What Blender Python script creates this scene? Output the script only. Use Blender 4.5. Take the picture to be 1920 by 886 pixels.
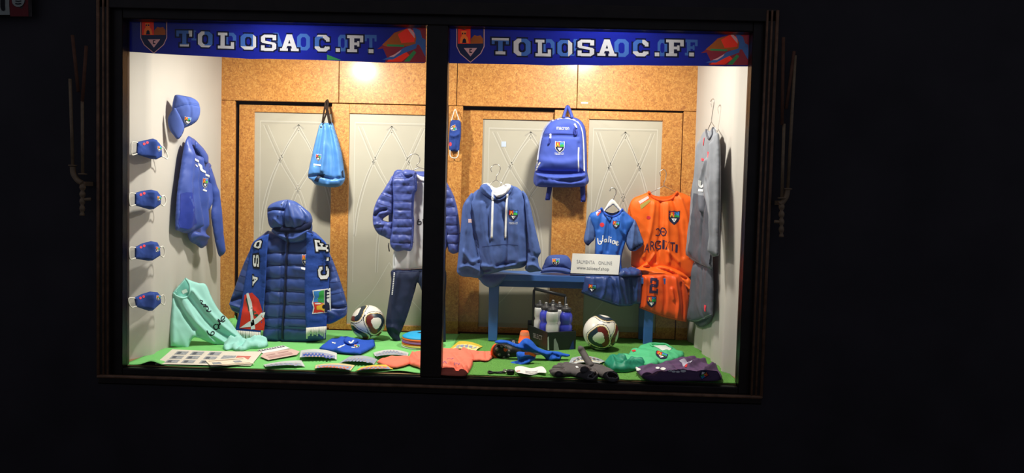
import bpy, bmesh, math, random
import numpy as np
from mathutils import Vector, Matrix, noise
from mathutils.bvhtree import BVHTree
from mathutils.geometry import delaunay_2d_cdt

random.seed(7)
for o in list(bpy.data.objects): bpy.data.objects.remove(o)
SC = bpy.context.scene
COL = SC.collection

# ------------------------------------------------------------------ camera
FPX = 1400.0
CAM = Vector((0.5377, -4.2, 1.0074))
PITCH, YAW, ROLL = -0.049, -0.0203, 0.0262
_cy, _sy, _cp, _sp, _cr, _sr = math.cos(YAW), math.sin(YAW), math.cos(PITCH), math.sin(PITCH), math.cos(ROLL), math.sin(ROLL)
FWD = Vector((_sy*_cp, _cy*_cp, _sp))
_rt = Vector((_cy, -_sy, 0)); _up = _rt.cross(FWD)
RT = _cr*_rt + _sr*_up
UP = -_sr*_rt + _cr*_up
cd = bpy.data.cameras.new('camera'); cd.sensor_width = 36.0; cd.lens = FPX/1920*36.0
cd.clip_start = .05; cd.clip_end = 60
cam = bpy.data.objects.new('camera', cd); COL.objects.link(cam)
M3 = Matrix((RT, UP, -FWD)).transposed()
cam.matrix_world = Matrix.Translation(CAM) @ M3.to_4x4()
SC.camera = cam

# ------------------------------------------------------------------ world, lights, exposure
w = bpy.data.worlds.new('night'); SC.world = w; w.use_nodes = True
w.node_tree.nodes['Background'].inputs[0].default_value = (.62, .68, .85, 1)
w.node_tree.nodes['Background'].inputs[1].default_value = .12
SC.view_settings.view_transform = 'Standard'; SC.view_settings.look = 'None'
SC.view_settings.gamma = 1; SC.view_settings.use_curve_mapping = False
SC.view_settings.exposure = 0.12
def spot_lamp(x, y, z, size, power, target, name):
    l = bpy.data.lights.new(name, 'AREA'); l.shape = 'DISK'; l.size = size; l.energy = power; l.color = (1, .945, .86)
    o = bpy.data.objects.new(name, l); COL.objects.link(o); o.location = (x, y, z)
    o.rotation_euler = (Vector(target)-Vector((x, y, z))).to_track_quat('-Z', 'Y').to_euler()
    return o
LAMPS = [(-.90, .36, 2.09, .13, 41, (-.75, .82, 0)), (.95, .34, 2.215, .20, 40, (.85, .8, 0))]
for i, a in enumerate(LAMPS): spot_lamp(*a, 'display_light')

# ------------------------------------------------------------------ helpers
def lin(c):
    return tuple(((x/255)/12.92 if x/255 <= .04045 else ((x/255+.055)/1.055)**2.4) for x in c)
MATS = {}
def mat(name, rgb, rough=.8, spec=.3, metal=0, var=.06, vscale=30, bump=0, bscale=200, sheen=0, coat=0, trans=0, emit=0):
    if name in MATS: return MATS[name]
    m = bpy.data.materials.new(name); m.use_nodes = True; nt = m.node_tree; N = nt.nodes; L = nt.links
    b = N['Principled BSDF']
    c = lin(rgb); b.inputs['Base Color'].default_value = (*c, 1)
    b.inputs['Roughness'].default_value = rough; b.inputs['Specular IOR Level'].default_value = spec
    b.inputs['Metallic'].default_value = metal
    if sheen: b.inputs['Sheen Weight'].default_value = sheen; b.inputs['Sheen Tint'].default_value = (*[min(1, x*1.5+.05) for x in c], 1)
    if coat: b.inputs['Coat Weight'].default_value = coat; b.inputs['Coat Roughness'].default_value = .12
    tc = N.new('ShaderNodeTexCoord')
    if var:
        n = N.new('ShaderNodeTexNoise'); n.inputs['Scale'].default_value = vscale; n.inputs['Detail'].default_value = 4
        L.new(tc.outputs['Object'], n.inputs['Vector'])
        r = N.new('ShaderNodeValToRGB')
        r.color_ramp.elements[0].position = .3; r.color_ramp.elements[1].position = .7
        r.color_ramp.elements[0].color = (*[x*(1-var) for x in c], 1)
        r.color_ramp.elements[1].color = (*[min(1, x*(1+var)+.002) for x in c], 1)
        L.new(n.outputs['Fac'], r.inputs['Fac']); L.new(r.outputs['Color'], b.inputs['Base Color'])
    if bump:
        n2 = N.new('ShaderNodeTexNoise'); n2.inputs['Scale'].default_value = bscale; n2.inputs['Detail'].default_value = 3
        L.new(tc.outputs['Object'], n2.inputs['Vector'])
        bp = N.new('ShaderNodeBump'); bp.inputs['Strength'].default_value = bump; bp.inputs['Distance'].default_value = .004
        L.new(n2.outputs['Fac'], bp.inputs['Height']); L.new(bp.outputs['Normal'], b.inputs['Normal'])
    if trans:
        t = N.new('ShaderNodeBsdfTranslucent'); t.inputs[0].default_value = (*c, 1)
        mx = N.new('ShaderNodeMixShader'); mx.inputs[0].default_value = trans
        L.new(b.outputs[0], mx.inputs[1]); L.new(t.outputs[0], mx.inputs[2]); L.new(mx.outputs[0], N['Material Output'].inputs[0])
    MATS[name] = m
    return m

def ray(px, py): return FWD*FPX + RT*(px-960) + UP*(443-py)
def onplane(px, py, O, N):
    d = ray(px, py); return CAM + d*((O-CAM).dot(N)/d.dot(N))
def at(px, py, Y): return onplane(px, py, Vector((0, Y, 0)), Vector((0, -1, 0)))
def fl(px, py, z=0): return onplane(px, py, Vector((0, 0, z)), Vector((0, 0, 1)))

class Frame:
    def __init__(s, O, U, V):
        s.O = Vector(O); s.U = Vector(U).normalized(); V = Vector(V); s.N = s.U.cross(V).normalized(); s.V = s.N.cross(s.U)
    def uv(s, px, py):
        d = onplane(px, py, s.O, s.N)-s.O; return (d.dot(s.U), d.dot(s.V))
    def P(s, u, v, h=0): return s.O + s.U*u + s.V*v + s.N*h
    def shift(s, h): return Frame(s.O+s.N*h, s.U, s.V)
def FV(px, py, Y, yaw=0, lean=0):          # upright plane through a point, facing the street; yaw turns it, lean tips its top back
    U = Vector((math.cos(yaw), math.sin(yaw), 0)); B = Vector((-math.sin(yaw), math.cos(yaw), 0))
    return Frame(at(px, py, Y), U, Vector((0, 0, 1))*math.cos(lean)+B*math.sin(lean))
def FF(z=0): return Frame((0, 0, z), (1, 0, 0), (0, 1, 0))

def spline(pts, closed, res):              # Hermite through points; a third element marks a corner
    n = len(pts); out = []
    P = [Vector(p[:2]) for p in pts]; K = [len(p) > 2 for p in pts]
    for i in range(n if closed else n-1):
        a, b = P[i], P[(i+1) % n]
        if K[i] or (not closed and i == 0): ta = b-a
        else: ta = (b-P[i-1])*.5
        if K[(i+1) % n] or (not closed and i+1 == n-1): tb = b-a
        else: tb = (P[(i+2) % n]-a)*.5
        k = max(1, int(math.ceil((b-a).length/res)))
        for j in range(k):
            t = j/k; t2 = t*t; t3 = t2*t
            out.append(a*(2*t3-3*t2+1)+ta*(t3-2*t2+t)+b*(-2*t3+3*t2)+tb*(t3-t2))
    if not closed: out.append(P[-1])
    return out
def inside(px, py, poly):
    x = np.array([p[0] for p in poly]); y = np.array([p[1] for p in poly])
    x2 = np.roll(x, -1); y2 = np.roll(y, -1)
    r = np.zeros(len(px), bool)
    for a, b, c, d in zip(x, y, x2, y2):
        if b == d: continue
        k = ((b > py) != (d > py)) & (px < (c-a)*(py-b)/(d-b)+a)
        r ^= k
    return r
def segdist(px, py, poly, closed=True):
    best = np.full(len(px), 1e9)
    n = len(poly)
    for i in range(n if closed else n-1):
        ax, ay = poly[i]; bx, by = poly[(i+1) % n]
        dx, dy = bx-ax, by-ay; q = dx*dx+dy*dy+1e-12
        t = np.clip(((px-ax)*dx+(py-ay)*dy)/q, 0, 1)
        best = np.minimum(best, np.hypot(px-ax-t*dx, py-ay-t*dy))
    return best
def fill(loop, res):                        # triangulate a closed 2D loop with interior points
    x0 = min(p[0] for p in loop); x1 = max(p[0] for p in loop); y0 = min(p[1] for p in loop); y1 = max(p[1] for p in loop)
    gx, gy = [], []
    r = 0; y = y0+res*.5
    while y < y1:
        x = x0+res*(.5 if r % 2 else 0)
        while x < x1: gx.append(x); gy.append(y); x += res
        y += res*.866; r += 1
    gx = np.array(gx); gy = np.array(gy)
    pts = [Vector((p[0], p[1])) for p in loop]
    if len(gx):
        k = inside(gx, gy, loop); gx = gx[k]; gy = gy[k]
    if len(gx):
        k = segdist(gx, gy, loop) > res*.55; pts += [Vector((a, b)) for a, b in zip(gx[k], gy[k])]
    n = len(loop)
    V, E_, Fc, ov, oe, of = delaunay_2d_cdt(pts, [], [list(range(n))], 1, 1e-7)
    Fc = [f for f in Fc if len(f) == 3]
    tri = []
    for f in Fc:
        a, b, c = (V[i] for i in f)
        if (b-a).cross(c-a) < 0: f = [f[0], f[2], f[1]]
        tri.append(list(f))
    return V, tri, n

class MB:
    def __init__(s): s.v = []; s.f = []; s.m = []; s.sm = []
    def add(s, v, f, m=0, smooth=True):
        k = len(s.v); s.v += [Vector(p) for p in v]
        for q in f: s.f.append([i+k for i in q]); s.m.append(m); s.sm.append(smooth)
        return s
    def bvh(s): return BVHTree.FromPolygons(s.v, s.f)
    def build(s, name, mats, parent=None, label=None, bevel=0, seg=2, smooth=None):
        if not isinstance(mats, (list, tuple)): mats = [mats]
        o3 = Vector((0, 0, 0))
        if parent is None:
            lo = [min(p[i] for p in s.v) for i in range(3)]; hi = [max(p[i] for p in s.v) for i in range(3)]
            loc = Vector(((lo[0]+hi[0])/2, (lo[1]+hi[1])/2, lo[2]))
        else:
            loc = parent['_w'] if '_w' in parent else (0, 0, 0)
            loc = Vector(loc)
        me = bpy.data.meshes.new(name)
        me.from_pydata([tuple(p-loc) for p in s.v], [], s.f)
        for m in mats: me.materials.append(m)
        me.polygons.foreach_set('material_index', s.m)
        me.polygons.foreach_set('use_smooth', s.sm if smooth is None else [smooth]*len(s.f))
        if bevel:
            bm = bmesh.new(); bm.from_mesh(me)
            bmesh.ops.remove_doubles(bm, verts=bm.verts, dist=1e-6)
            ed = [e for e in bm.edges if len(e.link_faces) == 2 and e.calc_face_angle(0) > .5]
            bmesh.ops.bevel(bm, geom=ed, offset=bevel, segments=seg, affect='EDGES', profile=.5, clamp_overlap=True)
            bm.to_mesh(me); bm.free()
        me.validate(); me.update()
        o = bpy.data.objects.new(name, me); COL.objects.link(o)
        if parent is None: o.location = loc
        else: o.parent = parent
        o['_w'] = tuple(loc)
        if label: o['label'] = label
        return o
def tag(o, label, cat, group=None, kind=None):
    if label: o['label'] = label
    if cat: o['category'] = cat
    if group: o['group'] = group
    if kind: o['kind'] = kind
    return o
def thing(name, loc, label=None, cat=None, group=None, kind=None):
    o = bpy.data.objects.new(name, None); o.empty_display_size = .05; COL.objects.link(o); o.location = loc; o['_w'] = tuple(loc)
    return tag(o, label, cat, group, kind)
def dup(root, loc, label=None):
    r = root.copy(); COL.objects.link(r); r.location = loc; r['_w'] = tuple(loc)
    if label: r['label'] = label
    for ch in list(root.children):
        c = ch.copy(); COL.objects.link(c); c.parent = r
        for g in list(ch.children):
            d = g.copy(); COL.objects.link(d); d.parent = c
    return r

def box(mb, lo, hi, m=0):
    x0, y0, z0 = lo; x1, y1, z1 = hi
    v = [(x0, y0, z0), (x1, y0, z0), (x1, y1, z0), (x0, y1, z0), (x0, y0, z1), (x1, y0, z1), (x1, y1, z1), (x0, y1, z1)]
    mb.add(v, [(0, 3, 2, 1), (4, 5, 6, 7), (0, 1, 5, 4), (1, 2, 6, 5), (2, 3, 7, 6), (3, 0, 4, 7)], m, False); return mb
def tube(mb, pts, r, n=6, m=0, caps=True, closed=False):
    pts = [Vector(p) for p in pts]; k = len(pts); R = r if isinstance(r, (list, tuple)) else [r]*k
    vs = []; prev = None
    for i, p in enumerate(pts):
        t = (pts[(i+1) % k]-pts[i-1]) if closed else (pts[min(i+1, k-1)]-pts[max(i-1, 0)])
        if t.length < 1e-9: t = Vector((0, 0, 1))
        t.normalize()
        if prev is None:
            a = Vector((0, 0, 1)) if abs(t.z) < .9 else Vector((1, 0, 0))
        else: a = prev
        x = (a-t*a.dot(t)).normalized(); prev = x; y = t.cross(x)
        for j in range(n):
            g = 2*math.pi*j/n; vs.append(p+(x*math.cos(g)+y*math.sin(g))*R[i])
    fs = []
    for i in range(k if closed else k-1):
        for j in range(n):
            a = i*n+j; b = i*n+(j+1) % n; c = ((i+1) % k)*n+(j+1) % n; d = ((i+1) % k)*n+j
            fs.append((a, b, c, d))
    if caps and not closed: fs.append(tuple(range(n-1, -1, -1))); fs.append(tuple(range((k-1)*n, k*n)))
    mb.add(vs, fs, m); return mb
def smooth3(pts, k=6):
    out = []; n = len(pts); P = [Vector(p) for p in pts]
    for i in range(n-1):
        a, b = P[i], P[i+1]; ta = (b-P[i-1])*.5 if i else b-a; tb = (P[i+2]-a)*.5 if i+2 < n else b-a
        for j in range(k):
            t = j/k; t2 = t*t; t3 = t2*t
            out.append(a*(2*t3-3*t2+1)+ta*(t3-2*t2+t)+b*(-2*t3+3*t2)+tb*(t3-t2))
    return out+[P[-1]]
def lathe(mb, prof, c, n=20, axis=(0, 0, 1), m=0):
    ax = Vector(axis).normalized(); a = Vector((1, 0, 0)) if abs(ax.x) < .9 else Vector((0, 1, 0))
    x = (a-ax*a.dot(ax)).normalized(); y = ax.cross(x); c = Vector(c); vs = []; fs = []
    for r, z in prof:
        for j in range(n):
            g = 2*math.pi*j/n; vs.append(c+ax*z+(x*math.cos(g)+y*math.sin(g))*r)
    for i in range(len(prof)-1):
        for j in range(n): fs.append((i*n+j, i*n+(j+1) % n, (i+1)*n+(j+1) % n, (i+1)*n+j))
    fs.append(tuple(range(n-1, -1, -1))); fs.append(tuple(range((len(prof)-1)*n, len(prof)*n)))
    mb.add(vs, fs, m); return mb

PUFF, QUILT, FOLD, RES = .55, .55, 1.7, .8
def nz(u, v, sc, seed=0): return noise.noise(Vector((u*sc+seed*7.3, v*sc-seed*3.1, seed*1.7)))
def puff(F, poly, T, back=.3, res=.014, r=None, folds=(), amp=0, nsc=14, stretch=(1, 1), quilt=None, base=None, seed=1, m=0, mb=None, sm=True, edge=.012):
    """a closed cloth body in frame F from a pixel outline: front swells by T from its rim, folds are ridges along pixel lines"""
    mb = mb or MB(); res *= RES
    uvp = [(*F.uv(p[0], p[1]), *([1] if len(p) > 2 else [])) for p in poly]
    loop = spline(uvp, True, res) if sm else spline([(a[0], a[1], 1) for a in uvp], True, res)
    A = sum(a.x*b.y-b.x*a.y for a, b in zip(loop, loop[1:]+loop[:1]))
    if A < 0: loop.reverse()
    V, tri, nb = fill([(p.x, p.y) for p in loop], res)
    x = np.array([p.x for p in V]); y = np.array([p.y for p in V])
    d = segdist(x, y, [(p.x, p.y) for p in loop]); d[:nb] = 0
    rr = r or max(.02, .8*d.max())
    q = np.clip(d/rr, 0, 1); prof = np.sqrt(np.maximum(0, 1-(1-q)**2)); T = T*PUFF; h = T*prof
    mask = np.clip(d/edge, 0, 1); mask = mask*mask*(3-2*mask)
    add = np.zeros(len(x))
    for fo in folds:
        pl, wd, am = fo[:3]
        L = [F.uv(*p) for p in pl]
        L = [(p.x, p.y) for p in spline(L, False, .03)] if len(L) > 2 else L
        dd = segdist(x, y, L, False); add += FOLD*am*np.exp(-(dd/(wd*.8))**2)
    if amp:
        add += np.array([amp*(nz(a*stretch[0], b*stretch[1], nsc, seed)+.5*nz(a*stretch[0], b*stretch[1], nsc*2.3, seed+3)+.55*max(0, 1-2.4*abs(nz(a*1.3+.25*b, b*.55, nsc*1.1, seed+9)))**2) for a, b in zip(x, y)])
    if quilt: add += np.array([QUILT*quilt(a, b) for a, b in zip(x, y)])
    h = h+add*mask
    hb = -back*T*prof-.001*mask
    h = np.maximum(h, hb+.0015*mask)
    bs = np.array([base(a, b) for a, b in zip(x, y)]) if base else np.zeros(len(x))
    if T < .005:                                             # a thin sheet: crisp rim, separate back
        n = len(V); th = max(.0012, T)
        mb.add([F.P(a, b, e+th) for a, b, e in zip(x, y, bs)]+[F.P(a, b, e) for a, b, e in zip(x, y, bs)], list(tri)+[[t[0]+n, t[2]+n, t[1]+n] for t in tri], m)
        rim = [F.P(x[i], y[i], bs[i]+th) for i in range(nb)]+[F.P(x[i], y[i], bs[i]) for i in range(nb)]
        mb.add(rim, [[(i+1) % nb, i, i+nb, (i+1) % nb+nb] for i in range(nb)], m, False); return mb
    vs = [F.P(a, b, c+e) for a, b, c, e in zip(x, y, h, bs)]
    idx = {}
    for i in range(len(V)):
        if i < nb: idx[i] = i
        else: idx[i] = len(vs); vs.append(F.P(x[i], y[i], hb[i]+bs[i]))
    fs = list(tri)+[[idx[t[0]], idx[t[2]], idx[t[1]]] for t in tri]
    mb.add(vs, fs, m); return mb
def bvhof(*mbs):
    v = []; f = []
    for b in mbs:
        k = len(v); v += b.v; f += [[i+k for i in q] for q in b.f]
    return BVHTree.FromPolygons(v, f)
def hit(F, u, v, bv, off):
    if bv is None: return F.P(u, v, off)
    o = F.P(u, v, .45); r = bv.ray_cast(o, -F.N)
    if r[0] is None:
        q = bv.find_nearest(F.P(u, v, .05))
        return F.P(u, v, (q[0]-F.O).dot(F.N)+off) if q[0] is not None else F.P(u, v, off)
    return r[0]+F.N*off
def uvs(F, pts, bv):
    """picture points carried onto the cloth itself, in frame coordinates"""
    if bv is None: return [F.uv(p[0], p[1]) for p in pts]
    H = []
    for p in pts:
        r = bv.ray_cast(CAM, ray(p[0], p[1]).normalized()); H.append(r[0]-F.O if r[0] is not None else None)
    hs = sorted(h.dot(F.N) for h in H if h is not None); G = F.shift(hs[len(hs)//2]) if hs else F
    return [(h.dot(F.U), h.dot(F.V)) if h is not None else G.uv(p[0], p[1]) for h, p in zip(H, pts)]
def decal(mb, F, poly, bv, off=.0015, res=.012, m=0, sm=False, uv=False):
    """flat print that lies on the cloth: polygon dropped along the frame normal onto the surface"""
    p2 = [tuple(p) for p in poly] if uv else [(*a, *p[2:]) for a, p in zip(uvs(F, poly, bv), poly)]
    loop = spline(p2 if sm else [(a[0], a[1], 1) for a in p2], True, res)
    A = sum(a.x*b.y-b.x*a.y for a, b in zip(loop, loop[1:]+loop[:1]))
    if A < 0: loop.reverse()
    V, tri, nb = fill([(p.x, p.y) for p in loop], res)
    mb.add([hit(F, p.x, p.y, bv, off) for p in V], tri, m); return mb
def ribbon(mb, F, pts, wd, bv, off=.0015, res=.012, m=0, sm=True, uv=False):
    L = [tuple(p[:2]) for p in pts] if uv else uvs(F, pts, bv)
    L = spline(L if sm else [(a[0], a[1], 1) for a in L], False, res)
    vs = []; k = len(L)
    for i, p in enumerate(L):
        t = L[min(i+1, k-1)]-L[max(i-1, 0)]; t = t.normalized() if t.length > 1e-9 else Vector((1, 0)); nrm = Vector((-t.y, t.x))
        ww = wd[0]+(wd[1]-wd[0])*i/(k-1) if isinstance(wd, (tuple, list)) else wd
        for s in (-.5, .5): q = p+nrm*ww*s; vs.append(hit(F, q.x, q.y, bv, off))
    mb.add(vs, [(2*i+1, 2*i, 2*i+2, 2*i+3) for i in range(k-1)], m); return mb
def cord(mb, F, pts, r, bv, m=0, res=.015, n=6, lift=0):
    L = uvs(F, pts, bv); L = spline(L, False, res)
    tube(mb, [hit(F, p.x, p.y, bv, r*.6+lift) for p in L], r, n, m); return mb

# slab letters as boxes in a unit cell
def _oct(c, t):
    o = [(c, 0), (1-c, 0), (1, c*.8), (1, 1-c*.8), (1-c, 1), (c, 1), (0, 1-c*.8), (0, c*.8)]
    i = [(t+(x*(1-2*t)), t*.7+y*(1-1.4*t)) for x, y in o]
    return [[o[k], o[(k+1) % 8], i[(k+1) % 8], i[k]] for k in range(8)]
def bx(a, b, c, d): return [(a, b), (c, b), (c, d), (a, d)]
LET = {
 'T': [bx(0, .8, 1, 1), bx(0, .62, .17, .82), bx(.83, .62, 1, .82), bx(.38, .1, .64, .85), bx(.22, 0, .8, .18)],
 'O': _oct(.24, .29),
 'L': [bx(.16, .1, .42, .9), bx(0, .83, .58, 1), bx(0, 0, 1, .18), bx(.8, .15, 1, .42)],
 'S': [bx(.2, .82, .8, 1), [(0, .55), (.27, .5), (.27, .84), (.22, 1), (0, .86)], bx(.76, .66, 1, .98), [(.05, .5), (.8, .38), (.95, .5), (.2, .64)], [(.73, .18), (.78, 0), (1, .14), (1, .45), (.73, .5)], bx(.2, 0, .8, .18), bx(0, .02, .24, .34)],
 'A': [[(.08, .08), (.32, .08), (.6, 1), (.36, 1)], [(.92, .08), (.66, .08), (.42, 1), (.64, 1)], bx(.28, .3, .72, .45), bx(0, 0, .42, .15), bx(.58, 0, 1, .15)],
 'C': [q for k, q in enumerate(_oct(.24, .29)) if k != 2]+[bx(.76, .6, 1, .84), bx(.8, .14, 1, .3)],
 'F': [bx(.16, .1, .44, .9), bx(0, .83, 1, 1), bx(.8, .6, 1, .85), bx(.42, .42, .66, .58), bx(.62, .34, .76, .66), bx(0, 0, .62, .17)],
 '.': [bx(.2, 0, .8, .22)],
 '2': [bx(.1, .82, .85, 1), bx(.7, .5, 1, .9), bx(0, .66, .24, .95), bx(.1, .42, .9, .6), bx(0, .1, .28, .5), bx(0, 0, 1, .18), bx(.8, .1, 1, .32)],
}
def letter(mb, F, ch, c4, bv, off=.002, m=0, outline=None, ow=.12, res=.015):
    """ch drawn in the quad c4 = (bottom-left, bottom-right, top-right, top-left) in pixels"""
    q = [Vector(p) for p in uvs(F, c4, bv)]
    def mp(x, y): return (q[0]*(1-x)+q[1]*x)*(1-y)+(q[3]*(1-x)+q[2]*x)*y
    for k, pg in enumerate(LET[ch]):
        if outline is not None:
            cx = sum(p[0] for p in pg)/len(pg); cy = sum(p[1] for p in pg)/len(pg)
            big = [(p[0]+ow*(1 if p[0] > cx else -1), p[1]+ow*.9*(1 if p[1] > cy else -1)) for p in pg]
            decal(mb, F, [tuple(mp(*p)) for p in big], bv, off*.55, res, outline, uv=True)
        decal(mb, F, [tuple(mp(*p)) for p in pg], bv, off+k*.00006, res, m, uv=True)
    return mb
_tc = {}
def glyphs(mb, F, text, c4, bv, off=.002, m=0):
    """plain lettering mapped into the pixel quad c4"""
    cu = bpy.data.curves.new('lettering', 'FONT'); cu.body = text; cu.resolution_u = 3
    ob = bpy.data.objects.new('lettering', cu); COL.objects.link(ob)
    dg = bpy.context.evaluated_depsgraph_get(); me = bpy.data.meshes.new_from_object(ob.evaluated_get(dg))
    vs = [v.co.copy() for v in me.vertices]; fs = [list(p.vertices) for p in me.polygons]
    bpy.data.objects.remove(ob); bpy.data.curves.remove(cu); bpy.data.meshes.remove(me)
    x0 = min(v.x for v in vs); x1 = max(v.x for v in vs); y0 = min(v.y for v in vs); y1 = max(v.y for v in vs)
    q = [Vector(p) for p in uvs(F, c4, bv)]; out = []
    for v in vs:
        x = (v.x-x0)/(x1-x0); y = (v.y-y0)/(y1-y0)
        p = (q[0]*(1-x)+q[1]*x)*(1-y)+(q[3]*(1-x)+q[2]*x)*y
        out.append(hit(F, p.x, p.y, bv, off))
    mb.add(out, fs, m, False); return mb
def quad(x0, y0, x1, y1, sl=0):            # pixel quad (left, top, right, bottom) with the picture's tilt sl
    d = (x1-x0)*sl
    return [(x0, y1), (x1, y1+d), (x1, y0+d), (x0, y0)]
# ------------------------------------------------------------------ materials of the place
def wood_dark():
    m = mat('dark_varnished_wood', (38, 26, 20), .38, .4, var=.25, vscale=12, bump=.12, bscale=60); return m
M_FAC = mat('black_painted_facade', (52, 46, 50), .6, .25, var=.15, vscale=3, bump=.1, bscale=40)
M_DK = wood_dark()
M_BEAD = mat('lit_brown_moulding', (142, 102, 76), .45, .4, var=.3, vscale=25, bump=.15, bscale=90)  # light caught by the mouldings, painted as a paler brown
M_WALL = mat('white_wall_cloth', (194, 188, 180), .85, .2, var=.02, vscale=6, bump=.1, bscale=25)
def chipboard():
    m = bpy.data.materials.new('varnished_chipboard'); m.use_nodes = True; nt = m.node_tree; N = nt.nodes; L = nt.links; b = N['Principled BSDF']
    tc = N.new('ShaderNodeTexCoord'); v = N.new('ShaderNodeTexVoronoi'); v.inputs['Scale'].default_value = 80; v.feature = 'F1'
    mp = N.new('ShaderNodeMapping'); mp.inputs['Scale'].default_value = (1, 1, 1.6)
    n = N.new('ShaderNodeTexNoise'); n.inputs['Scale'].default_value = 48; n.inputs['Detail'].default_value = 6; n.inputs['Distortion'].default_value = 1.5
    L.new(tc.outputs['Object'], n.inputs['Vector'])
    sx = N.new('ShaderNodeVectorMath'); sx.operation = 'ADD'; L.new(tc.outputs['Object'], sx.inputs[0]); 
    n2 = N.new('ShaderNodeTexNoise'); n2.inputs['Scale'].default_value = 40; L.new(tc.outputs['Object'], n2.inputs['Vector'])
    sc = N.new('ShaderNodeVectorMath'); sc.operation = 'SCALE'; sc.inputs['Scale'].default_value = .03; L.new(n2.outputs['Color'], sc.inputs[0]); L.new(sc.outputs[0], sx.inputs[1])
    L.new(sx.outputs[0], mp.inputs[0]); L.new(mp.outputs[0], v.inputs['Vector'])
    r = N.new('ShaderNodeValToRGB'); e = r.color_ramp.elements
    e[0].position = .30; e[0].color = (*lin((166, 102, 40)), 1); e[1].position = .72; e[1].color = (*lin((222, 166, 88)), 1)
    k = e.new(.5); k.color = (*lin((198, 134, 58)), 1)
    L.new(n.outputs['Fac'], r.inputs['Fac'])
    vr = N.new('ShaderNodeValToRGB'); vr.color_ramp.elements[0].color = (.9, .88, .84, 1); vr.color_ramp.elements[1].color = (1.08, 1.06, 1.02, 1)
    L.new(v.outputs['Color'], vr.inputs['Fac'])
    mx = N.new('ShaderNodeMix'); mx.data_type = 'RGBA'; mx.blend_type = 'MULTIPLY'; mx.inputs[0].default_value = 1
    L.new(r.outputs[0], mx.inputs[6]); L.new(vr.outputs[0], mx.inputs[7])
    # few dark chips
    v2 = N.new('ShaderNodeTexVoronoi'); v2.inputs['Scale'].default_value = 22; L.new(sx.outputs[0], v2.inputs['Vector'])
    r2 = N.new('ShaderNodeValToRGB'); r2.color_ramp.elements[0].position = .10; r2.color_ramp.elements[0].color = (.6, .5, .4, 1); r2.color_ramp.elements[1].position = .16; r2.color_ramp.elements[1].color = (1, 1, 1, 1)
    L.new(v2.outputs['Distance'], r2.inputs['Fac'])
    mx2 = N.new('ShaderNodeMix'); mx2.data_type = 'RGBA'; mx2.blend_type = 'MULTIPLY'; mx2.inputs[0].default_value = .8
    L.new(mx.outputs[2], mx2.inputs[6]); L.new(r2.outputs[0], mx2.inputs[7])
    L.new(mx2.outputs[2], b.inputs['Base Color'])
    b.inputs['Roughness'].default_value = .5; b.inputs['Specular IOR Level'].default_value = .6; b.inputs['Coat Weight'].default_value = .35; b.inputs['Coat Roughness'].default_value = .2
    return m
M_CHIP = chipboard()
M_GAP = mat('dark_track_shadow_wood', (52, 28, 14), .7, .2)
M_DGLASS = mat('grey_frosted_glass', (186, 179, 162), .42, .4, var=.04, vscale=4, bump=.03, bscale=30)
M_ETCH = mat('etched_clear_line', (206, 201, 188), .3, .5, var=0)
M_ETCHD = mat('etched_shadow_line', (170, 164, 152), .35, .4, var=0)
M_CEIL = mat('white_ceiling_board', (222, 218, 210), .85, .2)
M_FLOOR = mat('plain_display_board', (150, 120, 85), .8, .2)
def glass_mat():
    m = bpy.data.materials.new('shop_window_glass'); m.use_nodes = True; nt = m.node_tree; N = nt.nodes; L = nt.links
    N.remove(N['Principled BSDF'])
    t = N.new('ShaderNodeBsdfTransparent'); t.inputs[0].default_value = (.97, .985, .975, 1)
    g = N.new('ShaderNodeBsdfGlossy'); g.inputs['Roughness'].default_value = .01
    f = N.new('ShaderNodeFresnel'); f.inputs[0].default_value = 1.45
    x = N.new('ShaderNodeMixShader'); L.new(f.outputs[0], x.inputs[0]); L.new(t.outputs[0], x.inputs[1]); L.new(g.outputs[0], x.inputs[2])
    L.new(x.outputs[0], N['Material Output'].inputs[0]); return m
M_PANE = glass_mat()

# ------------------------------------------------------------------ setting
HW, HH, DP = 1.739, 1.954, 1.3055          # half width, height of the opening, depth of the display
ZC = 2.24
m = MB()
for lo, hi in (((-3.2, -.08, -.85), (-1.86, .06, 2.7)), ((1.86, -.08, -.85), (4.2, .06, 2.7)), ((-1.86, -.08, 2.06), (1.86, .06, 2.7)), ((-1.86, -.08, -.85), (1.86, .06, -.09))): box(m, lo, hi)
tag(m.build('wall_front', M_FAC), 'black painted shopfront facade around the lit window', None, kind='structure')
m = MB(); box(m, (-6, -7, -.95), (7, .06, -.85)); tag(m.build('floor_pavement', mat('dark_pavement', (44, 44, 46), .8, .2, bump=.3, bscale=30)), 'dark street pavement before the shopfront', None, kind='structure')

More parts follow.
